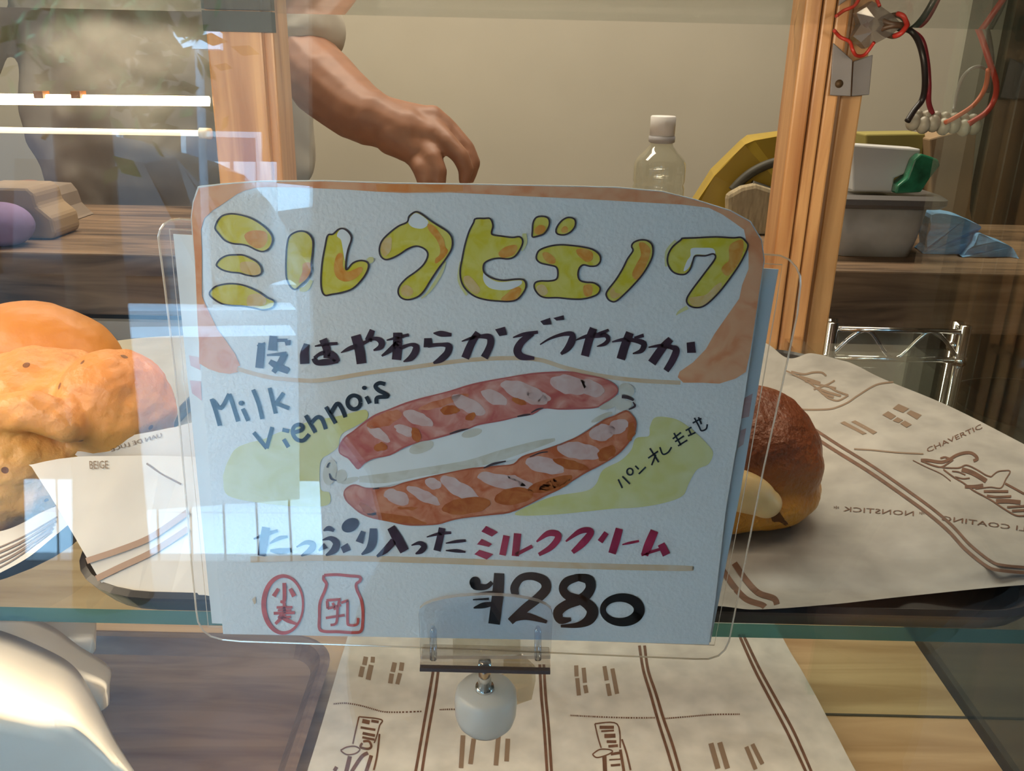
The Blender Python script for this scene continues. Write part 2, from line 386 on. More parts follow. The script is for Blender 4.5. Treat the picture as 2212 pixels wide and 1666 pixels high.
# ---------------------------------------------------------------- the hand-painted price card
CARD_Y = 0.2280
def crop(ox, oy, s):
    return lambda p: (ox + p[0] / s, oy + p[1] / s) + tuple(v / s for v in p[2:])
cA = crop(320, 380, 3.45625); cB = crop(800, 380, 3.45625); cC = crop(1200, 380, 3.4714)
cD = crop(520, 680, 4.2538); cE = crop(1000, 680, 4.2538); cF = crop(400, 780, 3.7857)
cG = crop(1100, 780, 3.95); cH = crop(680, 780, 3.95); cI = crop(400, 1100, 3.95); cJ = crop(860, 1120, 3.16)
def strokevf(pts, mp, n=5):
    """a brush stroke (x, y, width) in photo pixels laid on a surface by mp"""
    P = cr(pts, n); V = []; Fc = []; L = len(P)
    for i in range(L):
        a = P[max(i - 1, 0)]; b = P[min(i + 1, L - 1)]
        tx, ty = b[0] - a[0], b[1] - a[1]; q = math.hypot(tx, ty) or 1; nx, ny = -ty / q, tx / q
        w_ = max(P[i][2], 0.4) / 2
        V.append(mp(P[i][0] + nx * w_, P[i][1] + ny * w_)); V.append(mp(P[i][0] - nx * w_, P[i][1] - ny * w_))
    for i in range(L - 1): Fc.append((2 * i, 2 * i + 1, 2 * i + 3, 2 * i + 2))
    return V, Fc
def polyvf(pts, mp, smooth=True, n=5):
    P = cr(pts, n, True) if smooth else pts
    return [mp(*p) for p in P], [tuple(range(len(P)))]
def layer(k):
    y = CARD_Y - 0.00012 - 0.00005 * k
    return lambda px, py: hit_y(px, py, y)
def W(pts, w_): return [(*p, w_) if len(p) == 2 else p for p in pts]
def ellipse(cx, cy, rx, ry, rot=0, n=16):
    c, s = math.cos(math.radians(rot)), math.sin(math.radians(rot))
    return [(cx + rx * math.cos(a) * c - ry * math.sin(a) * s, cy + rx * math.cos(a) * s + ry * math.sin(a) * c)
            for a in (2 * math.pi * k / n for k in range(n))]

M_PAPER = plain('card_paper', (0.80, 0.80, 0.79), 0.9, var=0.02, scale=900, bump=0.25)
M_EDGE = plain('card_edge', (0.85, 0.68, 0.5), 0.9)
M_ORG = paint('orange_wash', (0.78, 0.30, 0.13), (0.86, 0.45, 0.25), 45, c3=(0.84, 0.40, 0.21))
M_ORG2 = paint('orange_pool', (0.80, 0.25, 0.06), (0.85, 0.36, 0.13), 60)
M_YEL = paint('yellow_wash', (0.68, 0.56, 0.03), (0.76, 0.66, 0.16), 70)
M_YEL2 = paint('pale_yellow_wash', (0.70, 0.66, 0.26), (0.76, 0.73, 0.40), 35)
M_DAB = paint('amber_dab', (0.72, 0.27, 0.03), (0.80, 0.42, 0.10), 90)
M_DAB2 = paint('pale_amber_dab', (0.74, 0.48, 0.16), (0.78, 0.58, 0.30), 90)
M_INK = plain('brown_ink', (0.055, 0.035, 0.045), 0.6)
M_PUR = plain('purple_ink', (0.045, 0.018, 0.035), 0.6, var=0.4, scale=200)
M_NAVY = plain('navy_ink', (0.012, 0.022, 0.04), 0.6)
M_RED = plain('crimson_ink', (0.38, 0.02, 0.07), 0.6, var=0.3, scale=150)
M_STAMP = plain('red_stamp_ink', (0.62, 0.10, 0.075), 0.7, var=0.15, scale=300)
M_BLK = plain('black_ink', (0.006, 0.006, 0.007), 0.5)
M_TAN = paint('tan_wash', (0.72, 0.50, 0.31), (0.76, 0.60, 0.44), 50)
M_PINK = paint('rose_wash', (0.50, 0.11, 0.09), (0.70, 0.36, 0.30), 45, c3=(0.60, 0.21, 0.17))
M_SAUS = paint('rust_wash', (0.52, 0.12, 0.04), (0.70, 0.29, 0.17), 60, c3=(0.62, 0.20, 0.10))
M_PALE = paint('pale_rose_wash', (0.64, 0.41, 0.37), (0.70, 0.52, 0.49), 90)
M_RUST = paint('dark_rust_wash', (0.42, 0.09, 0.015), (0.54, 0.16, 0.04), 90)
M_CREAM = paint('beige_shadow_wash', (0.60, 0.56, 0.46), (0.70, 0.68, 0.61), 60)
M_CREAMW = paint('white_gouache', (0.80, 0.81, 0.80), (0.83, 0.84, 0.83), 60)

card = empty('price_card', hit_y(1000, 1375, CARD_Y), 'hand-painted price card reading ¥280 with a watercolour cream roll, in the clear clip', 'price card')
OUT = [(427, 403), (416, 436), (412, 470), (419, 560), (427, 700), (438, 850), (451, 1000), (466, 1200), (482, 1370), (700, 1374), (905, 1378),
       (1200, 1383), (1532, 1393), (1545, 1300), (1568, 1100), (1602, 900), (1641, 640), (1652, 562), (1646, 518), (1622, 478), (1580, 455),
       (1500, 430), (1430, 413), (1330, 404), (1200, 401), (1000, 397), (850, 395), (700, 390), (560, 391), (480, 397)]
# sheet of heavy paper, 1 mm thick
fr = [hit_y(x, y, CARD_Y) for x, y in OUT]; n_ = len(fr)
bk = [p + Vector((0, 0.0010, 0)) for p in fr]
sheet = mesh('paper_sheet', fr + bk, [tuple(range(n_)), tuple(range(n_, 2 * n_))] + [(i, (i + 1) % n_, n_ + (i + 1) % n_, n_ + i) for i in range(n_)], M_PAPER, card)
def part(name, vf, mat, parent=card, label=None):
    o = mesh(name, vf[0], vf[1], mat, parent)
    if label: o['label'] = label
    return o
# orange border along the top and sides
top_in = [(575, 404), (647, 405), (754, 410), (812, 414), (870, 417), (973, 416), (1060, 420), (1132, 424), (1263, 430), (1401, 438), (1473, 442), (1531, 449), (1560, 463),
          (1586, 481), (1607, 496), (1611, 515), (1617, 547), (1617, 581), (1603, 616), (1597, 645), (1571, 682), (1543, 722), (1525, 754), (1497, 783), (1468, 803), (1464, 815), (1476, 827)]
left_in = [(514, 792), (519, 790), (508, 765), (488, 736), (470, 712), (456, 683), (444, 658), (436, 640), (436, 582), (436, 542), (434, 496), (441, 472), (459, 455), (476, 444), (494, 432), (511, 420), (528, 412), (551, 406)]
band = [(430, 406), (418, 438), (414, 470), (421, 560), (427, 700), (430, 742), (430, 785), (450, 797), (473, 805), (496, 808), (514, 804)] + left_in + top_in + \
       [(1517, 827), (1554, 829), (1589, 818), (1611, 804), (1622, 754), (1639, 639), (1650, 562), (1644, 519), (1620, 480), (1579, 457), (1500, 432), (1430, 415), (1330, 406), (1200, 403), (1000, 399), (850, 397), (700, 392), (560, 393), (482, 399)]
part('orange_border', polyvf(band, layer(0), False), M_ORG)
part('orange_streak', polyvf([(812, 398), (980, 399), (1000, 401), (1000, 413), (900, 415), (815, 413)], layer(1), False), M_ORG2)
part('orange_streak', polyvf([(1612, 610), (1630, 600), (1640, 612), (1632, 680), (1612, 720), (1580, 770), (1560, 800), (1500, 815), (1480, 822), (1478, 805), (1500, 790), (1530, 770), (1560, 720), (1590, 670)], layer(1)), M_ORG)
# washes and rule lines
part('rule_line', strokevf(W([(512, 797), (580, 815), (650, 822), (700, 821), (800, 805), (887, 794), (1002, 779), (1089, 774), (1162, 777), (1219, 794), (1292, 811), (1378, 822), (1470, 827)], 9), layer(0)), M_TAN)
part('rule_line', strokevf([(541, 1209, 13), (700, 1206, 12), (900, 1210, 13), (1100, 1217, 13), (1300, 1224, 13), (1480, 1228, 12), (1494, 1228, 4)], layer(0)), M_TAN)
part('yellow_wash', polyvf([cF(p) for p in [(310, 970), (320, 900), (350, 820), (410, 720), (520, 670), (640, 640), (750, 590), (850, 560), (950, 520), (1050, 480), (1150, 470), (1300, 440), (1470, 400), (1490, 470), (1400, 530), (1280, 600), (1250, 700), (1180, 760), (1120, 800), (1100, 880), (1110, 1050), (1180, 1080), (1160, 1180), (900, 1190), (600, 1160), (350, 1100)]], layer(0)), M_YEL2)
part('yellow_wash', polyvf([cG(p) for p in [(1250, 480), (1400, 490), (1500, 540), (1600, 620), (1700, 720), (1740, 790), (1700, 880), (1600, 930), (1530, 1050), (1480, 1150), (1330, 1210), (1100, 1250), (900, 1260), (700, 1280), (400, 1310), (100, 1320), (60, 1290), (250, 1200), (400, 1150), (650, 1110), (740, 1050), (800, 930), (950, 850), (1040, 760), (1080, 660), (1190, 640), (1200, 560)]], layer(0)), M_YEL2)

# title lettering: outlined balloon katakana filled with yellow and dabbed with amber
TITLE = [
 (cA, [(505, 365), (525, 325), (560, 295), (620, 283), (690, 292), (760, 313), (820, 345), (880, 390), (920, 440), (928, 490), (905, 540), (860, 565), (810, 555), (750, 525), (700, 512), (630, 505), (570, 480), (525, 430), (500, 395)],
  [(0, [(720, 440), (770, 410), (850, 410), (885, 430), (890, 480), (860, 530), (810, 540), (760, 515), (730, 480)])]),
 (cA, [(510, 660), (540, 620), (590, 595), (650, 590), (710, 592), (770, 618), (820, 650), (845, 690), (843, 730), (800, 748), (740, 742), (680, 725), (620, 720), (560, 705), (520, 680)],
  [(1, [(690, 650), (740, 640), (800, 650), (835, 690), (835, 730), (790, 742), (720, 725), (690, 700)])]),
 (cA, [(457, 880), (490, 835), (540, 815), (610, 805), (690, 812), (760, 835), (830, 870), (890, 910), (940, 935), (940, 970), (910, 992), (850, 1000), (780, 985), (700, 972), (620, 968), (550, 955), (490, 920)],
  [(1, [(745, 900), (800, 880), (850, 890), (880, 920), (870, 960), (800, 975), (740, 965)])]),
 (cA, [(1030, 600), (1035, 530), (1050, 460), (1090, 425), (1145, 412), (1195, 430), (1228, 480), (1228, 560), (1218, 650), (1220, 710), (1190, 770), (1140, 815), (1100, 848), (1065, 830), (1035, 770), (1028, 690)],
  [(0, [(1155, 660), (1190, 645), (1220, 660), (1222, 710), (1190, 765), (1130, 800), (1130, 770), (1150, 720)])]),
 (cA, [(1340, 445), (1380, 435), (1420, 400), (1460, 395), (1500, 425), (1518, 470), (1495, 540), (1480, 610), (1475, 690), (1490, 695), (1530, 650), (1590, 632), (1640, 650), (1640, 700), (1600, 770), (1530, 840), (1450, 870), (1370, 885), (1320, 892), (1295, 850), (1290, 760), (1300, 640), (1320, 530)],
  [(0, [(1410, 590), (1440, 575), (1455, 600), (1455, 680), (1490, 715), (1545, 695), (1590, 680), (1600, 710), (1550, 765), (1480, 790), (1420, 770), (1390, 720), (1390, 650)]),
   (2, [(1425, 410), (1460, 400), (1505, 440), (1510, 475), (1485, 560), (1472, 640), (1455, 560), (1440, 480), (1410, 450)])]),
 (cB, [(275, 345), (290, 300), (340, 268), (390, 290), (450, 335), (520, 380), (580, 420), (610, 470), (608, 540), (570, 610), (510, 690), (450, 780), (400, 860), (350, 905), (280, 925), (230, 910), (207, 870), (220, 820), (270, 765), (340, 715), (395, 665), (425, 610), (425, 570), (395, 540), (340, 525), (280, 545), (220, 585), (160, 615), (110, 625), (75, 595), (68, 540), (90, 480), (150, 420), (210, 375)],
  [(2, [(283, 335), (340, 278), (425, 330), (425, 370), (380, 395), (310, 380)]),
   (0, [(425, 360), (470, 370), (520, 430), (550, 480), (560, 530), (580, 560), (550, 610), (490, 655), (485, 620), (515, 590), (520, 540), (490, 470), (440, 410)]),
   (1, [(80, 520), (110, 470), (155, 460), (160, 500), (150, 560), (110, 600), (80, 570)]), (1, [(230, 850), (260, 815), (300, 830), (320, 870), (290, 900), (240, 890)])]),
 (cB, [(785, 320), (850, 318), (895, 320), (915, 370), (905, 420), (915, 440), (980, 450), (1060, 460), (1115, 455), (1138, 490), (1120, 545), (1080, 600), (1030, 620), (960, 615), (900, 625), (850, 655), (845, 710), (875, 745), (930, 770), (1000, 780), (1080, 772), (1140, 775), (1162, 810), (1150, 860), (1100, 920), (1040, 938), (950, 935), (860, 925), (780, 900), (715, 850), (680, 790), (670, 710), (685, 620), (705, 520), (735, 420), (770, 350)],
  [(0, [(960, 570), (1010, 530), (1080, 515), (1098, 540), (1070, 590), (1000, 612), (965, 600)]), (1, [(700, 755), (740, 748), (790, 800), (820, 850), (790, 885), (740, 850), (700, 800)]),
   (0, [(975, 920), (1030, 870), (1080, 830), (1125, 840), (1120, 880), (1080, 930), (1010, 938)]),
   (2, [(852, 690), (860, 740), (930, 785), (1000, 792), (1080, 782), (1130, 785), (1120, 815), (1040, 850), (950, 852), (880, 830), (842, 770)])]),
 (cB, [(1215, 350), (1240, 310), (1290, 302), (1330, 320), (1335, 370), (1300, 430), (1250, 450), (1210, 455), (1210, 410)], [(0, [(1225, 400), (1260, 368), (1300, 375), (1305, 410), (1260, 440), (1225, 425)])]),
 (cB, [(1385, 410), (1400, 370), (1435, 330), (1480, 310), (1525, 325), (1530, 370), (1500, 415), (1450, 440), (1400, 435)], [(0, [(1425, 400), (1450, 375), (1475, 390), (1470, 420), (1435, 425)])]),
 (cB, [(1245, 580), (1270, 550), (1340, 525), (1420, 515), (1500, 520), (1580, 530), (1660, 550), (1710, 590), (1718, 635), (1690, 670), (1640, 675), (1590, 665), (1560, 690), (1550, 740), (1565, 780), (1610, 795), (1670, 800), (1715, 835), (1700, 880), (1650, 905), (1580, 920), (1500, 920), (1400, 910), (1310, 910), (1260, 890), (1225, 840), (1230, 800), (1270, 785), (1340, 785), (1390, 770), (1400, 720), (1385, 680), (1330, 665), (1270, 650), (1240, 620)],
  [(0, [(1285, 580), (1320, 570), (1375, 610), (1380, 650), (1340, 655), (1300, 625)]), (0, [(1540, 550), (1600, 545), (1655, 570), (1660, 620), (1620, 645), (1580, 620), (1545, 585)]),
   (1, [(1240, 830), (1280, 810), (1310, 830), (1325, 870), (1290, 895), (1250, 870)]), (0, [(1595, 820), (1640, 810), (1660, 840), (1650, 890), (1610, 900), (1590, 870)])]),
 (cB, [(1950, 525), (1970, 495), (2020, 478), (2070, 485), (2105, 520), (2108, 590), (2080, 660), (2030, 740), (1960, 820), (1890, 890), (1830, 938), (1785, 930), (1760, 890), (1775, 850), (1830, 780), (1880, 700), (1920, 620), (1960, 560)],
  [(0, [(2005, 505), (2045, 500), (2090, 545), (2085, 600), (2050, 690), (2010, 765), (1970, 770), (1955, 730), (1985, 660), (2020, 590)]), (1, [(1790, 860), (1815, 835), (1830, 870), (1875, 885), (1830, 915), (1795, 905)])]),
 (cC, [(940, 480), (955, 468), (1050, 465), (1200, 458), (1330, 465), (1390, 462), (1425, 490), (1443, 525), (1420, 590), (1370, 680), (1300, 780), (1230, 870), (1150, 950), (1090, 985), (1030, 985), (990, 960), (985, 920), (1020, 860), (1080, 780), (1140, 700), (1185, 640), (1200, 605), (1180, 585), (1120, 600), (1050, 600), (1030, 640), (1010, 700), (970, 738), (910, 735), (865, 705), (840, 650), (845, 590), (880, 530)],
  [(0, [(1300, 540), (1330, 500), (1400, 480), (1410, 540), (1395, 610), (1350, 690), (1290, 750), (1245, 710), (1260, 670), (1300, 630)]), (1, [(1000, 920), (1060, 905), (1130, 890), (1190, 830), (1240, 800), (1240, 840), (1180, 910), (1110, 970), (1030, 975)]),
   (2, [(1018, 545), (1100, 540), (1180, 545), (1195, 590), (1120, 592), (1045, 592), (1022, 640), (1000, 690), (960, 715), (985, 640), (1012, 600)])]),
]
for cm, ol, dabs in TITLE:
    olp = [cm(p) for p in ol]
    g = part('title_letter', polyvf(olp, layer(2)), M_YEL)
    for kind_, d in dabs:
        part('amber_dab' if kind_ < 2 else 'bare_patch', polyvf([cm(p) for p in d], layer(3)), (M_DAB, M_DAB2, M_CREAMW)[kind_], g)
    cl = [(*p, 3.6) for p in cr(olp, 4, True)]; cl.append(cl[0])
    part('ink_outline', strokevf(cl, layer(4), 1), M_INK, g)
# yellow strayed past the outlines
for cm, st in ((cB, [(560, 640, 14), (520, 740, 26), (440, 860, 20), (380, 915, 8)]), (cB, [(1150, 430, 30), (1150, 500, 40), (1130, 560, 14)]), (cB, [(675, 640, 16), (662, 780, 22), (720, 890, 18)]),
               (cC, [(905, 490, 30), (840, 570, 34), (830, 680, 18)]), (cC, [(990, 985, 30), (930, 1020, 22), (905, 1045, 5)]), (cA, [(1640, 640, 40), (1665, 625, 45), (1680, 612, 16)]), (cA, [(1130, 850, 26), (1180, 840, 40), (1220, 780, 24)])):
    part('stray_yellow', strokevf([cm(p) for p in st], layer(1)), M_YEL2)

def glyph(name, cm, strokes, mat, k=3, w_=None, polys=()):
    g = []
    for s in strokes:
        s = W(s, w_) if w_ else s
        g.append(strokevf([cm(p) for p in s], layer(k)))
    for p in polys: g.append(polyvf([cm(q) for q in p], layer(k), len(p) > 8))
    v, f = join(g); return part(name, (v, f), mat)
# second line of brush lettering
L2 = [
 (cD, [[(190, 260, 60), (185, 330, 70), (170, 490, 75)], [(150, 285, 14), (225, 262, 22)], [(300, 195, 70), (290, 330, 85)], [(330, 235, 30), (430, 235, 30)], [(430, 235, 60), (435, 282, 45)], [(240, 372, 18), (420, 358, 40)], [(405, 355, 60), (370, 430, 60), (300, 530, 45)], [(265, 430, 45), (350, 480, 70), (440, 520, 55)]]),
 (cD, [[(605, 268, 50), (585, 360, 80), (588, 452, 85)], [(680, 290, 12), (780, 272, 30), (890, 265, 28)], [(755, 225, 75), (790, 320, 70), (790, 400, 60)], [(670, 400, 45), (700, 440, 50), (790, 435, 60), (895, 430, 30)], [(675, 400, 30), (730, 360, 35), (800, 350, 55), (855, 390, 75), (900, 432, 30)]]),
 (cD, [[(920, 350, 8), (1000, 310, 40), (1120, 265, 35), (1200, 225, 30), (1260, 225, 45), (1295, 260, 60), (1280, 300, 50), (1220, 328, 15)], [(1055, 190, 90), (1090, 320, 90), (1110, 450, 90)], [(1210, 140, 50), (1170, 240, 65)]]),
 (cD, [[(1440, 165, 80), (1440, 300, 85), (1430, 415, 85)], [(1340, 235, 12), (1440, 210, 30), (1545, 185, 28)], [(1460, 240, 50), (1380, 320, 50), (1295, 380, 18)], [(1460, 310, 40), (1560, 275, 30), (1610, 295, 60), (1600, 350, 65), (1560, 400, 55), (1495, 432, 12)]]),
 (cD, [[(1770, 170, 10), (1840, 175, 55), (1935, 185, 30)], [(1720, 215, 70), (1722, 300, 85)], [(1720, 285, 40), (1850, 275, 35), (1910, 290, 65), (1900, 350, 65), (1840, 410, 60), (1770, 445, 20)]]),
 (cE, [[(-12, 245, 10), (80, 215, 30), (160, 200, 35), (240, 205, 60), (255, 260, 65), (230, 330, 65), (195, 395, 70)], [(140, 165, 60), (80, 260, 70), (20, 400, 75)]]),
 (cE, [[(460, 210, 12), (560, 180, 35), (690, 160, 30)], [(640, 170, 50), (540, 250, 65), (500, 330, 75), (540, 385, 65), (655, 400, 30)]]),
 (cE, [[(708, 275, 12), (800, 220, 22), (920, 180, 35), (1000, 180, 50), (1000, 240, 70), (960, 310, 60), (900, 362, 25)]]),
 (cE, [[(1035, 235, 10), (1130, 200, 35), (1230, 190, 50), (1310, 190, 40), (1335, 230, 40), (1300, 270, 35), (1230, 292, 8)], [(1200, 125, 70), (1160, 230, 75), (1120, 380, 75)], [(1340, 140, 25), (1250, 180, 40)]]),
 (cE, [[(1370, 250, 12), (1470, 230, 35), (1570, 235, 40), (1660, 265, 55), (1640, 330, 45), (1560, 358, 12)], [(1535, 165, 75), (1490, 280, 80), (1450, 410, 80)], [(1575, 215, 25), (1660, 190, 35)]]),
 (cE, [[(1705, 300, 12), (1820, 285, 35), (1920, 300, 45), (1960, 330, 65), (1920, 430, 65), (1865, 515, 55)], [(1910, 225, 60), (1830, 310, 75), (1735, 445, 80)]]),
]
L2P = {5: [[(295, 135), (385, 110), (405, 185), (335, 198)]], 6: [[(710, 60), (800, 28), (812, 90), (740, 95)], [(830, 30), (925, 5), (930, 48), (860, 55)]], 10: [[(2055, 258), (2130, 247), (2142, 350), (2060, 352)]]}
for i, (cm, st) in enumerate(L2): glyph('brush_letter', cm, st, M_PUR, polys=L2P.get(i, ()))
# the roman words
for st, dots in (
  ([[(215, 310), (255, 430), (282, 530)], [(225, 320), (290, 385), (360, 270)], [(360, 270), (400, 390), (432, 495)]], []), ([[(470, 390), (515, 490)]], [(460, 345, 24)]),
  ([[(555, 235), (600, 350), (630, 475)]], []), ([[(690, 220), (740, 430)], [(805, 262), (745, 345)], [(740, 345), (850, 388)]], []),
  ([[(560, 585), (668, 715)], [(665, 715), (712, 540)]], []), ([[(795, 562), (850, 575)], [(805, 640), (845, 705)]], []),
  ([[(890, 585), (950, 565), (960, 535), (930, 520), (890, 540), (880, 590), (910, 640), (965, 650), (1015, 600)]], []),
  ([[(985, 445), (1065, 585)], [(1020, 520), (1080, 460), (1120, 480), (1150, 558)]], []), ([[(1150, 375), (1230, 510)], [(1190, 430), (1240, 350), (1275, 380), (1310, 460)]], []),
  ([[(1380 + 54 * math.cos(a), 338 + 56 * math.sin(a)) for a in (k * math.pi / 6 for k in range(13))]], []), ([[(1480, 290), (1510, 348)]], [(1465, 220, 20)]),
  ([[(1635, 190), (1590, 180), (1555, 205), (1580, 240), (1630, 265), (1655, 290), (1570, 300), (1565, 350)]], [])):
    glyph('roman_letter', cF, st, M_NAVY, w_=33, polys=[ellipse(*d[:2], d[2], d[2] * 0.85) for d in dots])
# the small slanting note
for st, dots in (
  ([[(930, 1010), (965, 1085)], [(965, 985), (1030, 1050)], [(1030 + 26 * math.cos(a), 945 + 28 * math.sin(a)) for a in (k * math.pi / 5 for k in range(11))]], []),
  ([[(1075, 895), (1105, 925)], [(1105, 965), (1165, 905)]], []), ([[(1185, 830), (1270, 770)], [(1200, 745), (1275, 865)], [(1250, 800), (1215, 890)]], []),
  ([[(1285, 735), (1310, 795), (1355, 780), (1385, 735)]], []), ([[(1405, 615), (1465, 720)], [(1395, 665), (1465, 610)], [(1415, 690), (1490, 640)], [(1440, 725), (1520, 675)]], []),
  ([[(1505, 595), (1555, 565)], [(1530, 580), (1555, 635)], [(1525, 640), (1590, 610)], [(1565, 530), (1640, 490)], [(1580, 485), (1620, 560), (1640, 595), (1680, 580), (1690, 540)], [(1615, 480), (1640, 540)]], [])):
    glyph('note_letter', cG, st, M_NAVY, w_=14)
# third line
for cm, mt_, st, po in (
  (cI, M_PUR, [[(585, 255, 12), (690, 215, 35), (790, 185, 25)], [(690, 155, 70), (670, 280, 75), (650, 400, 65)], [(720, 295, 12), (800, 250, 35), (875, 235, 20)], [(725, 355, 20), (800, 360, 50), (905, 350, 35)]], []),
  (cI, M_PUR, [[(950, 325, 12), (1030, 285, 35), (1090, 300, 50), (1070, 350, 55), (990, 400, 15)]], []),
  (cI, M_PUR, [[(1180, 185, 12), (1225, 165, 45), (1270, 185, 25)], [(1170, 265, 10), (1240, 250, 40), (1290, 290, 60), (1270, 350, 60), (1200, 395, 15)], [(1140, 355, 15), (1200, 310, 55)]], [[(1325, 325), (1385, 290), (1410, 350), (1350, 378)], ellipse(1408, 138, 78, 56, -30)]),
  (cI, M_PUR, [[(1520, 190, 40), (1485, 285, 65)], [(1605, 165, 60), (1600, 270, 75), (1570, 340, 60), (1505, 388, 15)]], []),
  (cI, M_PUR, [[(1755, 155, 70), (1810, 250, 85), (1872, 360, 80)], [(1780, 270, 60), (1710, 350, 55), (1635, 405, 20)]], []),
  (cI, M_PUR, [[(1930, 310, 10), (2000, 290, 35), (2040, 320, 50), (2010, 360, 45), (1965, 382, 12)]], []),
  (cJ, M_PUR, [[(195, 128, 8), (280, 105, 22), (362, 98, 18)], [(300, 65, 45), (285, 140, 48), (265, 222, 50)], [(325, 170, 8), (400, 158, 22), (462, 152, 18)], [(325, 220, 8), (400, 222, 25), (460, 230, 12)]], []),
  (cJ, M_RED, [], [[(600, 52), (682, 95), (640, 125), (568, 90)], [(570, 140), (640, 175), (620, 195), (538, 178)], [(555, 215), (650, 245), (605, 282), (520, 245)]]),
  (cJ, M_RED, [[(740, 118, 45), (712, 252, 45)], [(815, 103, 50), (800, 258, 50)], [(800, 250, 25), (915, 190, 25)]], []),
  (cJ, M_RED, [[(945, 160, 12), (1020, 105, 40), (1080, 105, 45), (1090, 140, 45), (1040, 200, 40), (960, 248, 25)]], []),
  (cJ, M_RED, [[(1145, 158, 12), (1230, 95, 35), (1290, 80, 40), (1315, 100, 45), (1260, 170, 50), (1190, 232, 30)]], []),
  (cJ, M_RED, [[(1422, 98, 35), (1378, 160, 40)], [(1510, 70, 50), (1485, 160, 55), (1460, 240, 52)]], []),
  (cJ, M_RED, [[(1530, 180, 8), (1580, 168, 18), (1645, 155, 15)]], []),
  (cJ, M_RED, [[(1750, 85, 55), (1710, 180, 60), (1682, 252, 50)], [(1660, 250, 20), (1790, 210, 20)], [(1795, 175, 50), (1832, 250, 55)]], [])):
    glyph('brush_letter', cm, st, mt_, polys=po)
# the price
glyph('price_digit', cJ, [[(525, 430, 70), (528, 462, 55), (600, 468, 38), (642, 436, 28)], [(690, 375, 70), (680, 520, 78), (655, 722, 80)], [(515, 520, 12), (620, 510, 26), (700, 508, 22)], [(510, 556, 8), (620, 550, 18)], [(515, 612, 10), (580, 595, 40), (640, 585, 30)]], M_BLK, polys=[ellipse(525, 438, 38, 40)])
glyph('price_digit', cJ, [[(802, 525, 50), (795, 470, 58), (840, 408, 52), (920, 395, 55), (995, 425, 65), (1010, 480, 68), (960, 540, 65), (860, 620, 60), (765, 705, 50)], [(770, 690, 45), (870, 668, 52), (1015, 708, 22)]], M_BLK)
glyph('price_digit', cJ, [[(1205, 408, 50), (1230, 404, 50), (1300, 420, 70), (1312, 480, 68), (1260, 545, 70), (1150, 590, 65), (1092, 640, 68), (1110, 695, 55), (1180, 690, 25)], [(1252, 406, 50), (1230, 404, 50), (1155, 430, 60), (1125, 480, 58), (1160, 530, 60), (1260, 565, 65), (1325, 625, 80), (1305, 690, 72), (1230, 728, 40), (1110, 736, 18)]], M_BLK)
glyph('price_digit', cJ, [[(1522 + 124 * math.cos(a), 625 + 84 * math.sin(a), 58 + 16 * math.cos(a)) for a in (k * math.pi / 9 for k in range(21))]], M_BLK)
# red stamps
glyph('stamp_mark', cI, [[(838 + 168 * math.cos(a), 815 + 243 * math.sin(a), 30 - 12 * math.cos(a)) for a in (k * math.pi / 12 for k in range(25))],
   [(845, 630, 32), (845, 780, 32), (812, 788, 22)], [(795, 680, 28), (755, 745, 38)], [(895, 680, 30), (930, 745, 40)], [(780, 840, 22), (915, 838, 22)], [(755, 890, 25), (935, 885, 25)], [(790, 865, 16), (905, 862, 16)], [(845, 800, 26), (845, 890, 26)],
   [(850, 900, 36), (770, 980, 25)], [(800, 905, 25), (870, 950, 35), (960, 985, 18)], [(790, 925, 18), (900, 920, 22)]], M_STAMP)
jar = [(1185, 565), (1290, 560), (1400, 570), (1490, 580), (1490, 615), (1460, 640), (1465, 690), (1500, 770), (1515, 860), (1515, 960), (1500, 1040), (1440, 1055), (1300, 1048), (1190, 1045), (1145, 1020), (1145, 920), (1150, 800), (1190, 700), (1205, 640), (1180, 600), (1185, 565)]
glyph('stamp_mark', cI, [W(jar, 25)] + [W(s, 22) for s in ([(1205, 780), (1325, 770)], [(1210, 785), (1215, 850)], [(1260, 800), (1280, 860)], [(1315, 775), (1300, 850)], [(1215, 850), (1330, 820)], [(1300, 850), (1290, 970), (1240, 990)], [(1200, 930), (1360, 905)], [(1385, 780), (1385, 960), (1400, 990), (1465, 985), (1475, 930)], [(1330, 800), (1390, 780)])], M_STAMP)
part('paint_fleck', polyvf([cI(p) for p in [(570, 770), (600, 745), (605, 800), (590, 815)]], layer(2), False), M_TAN)
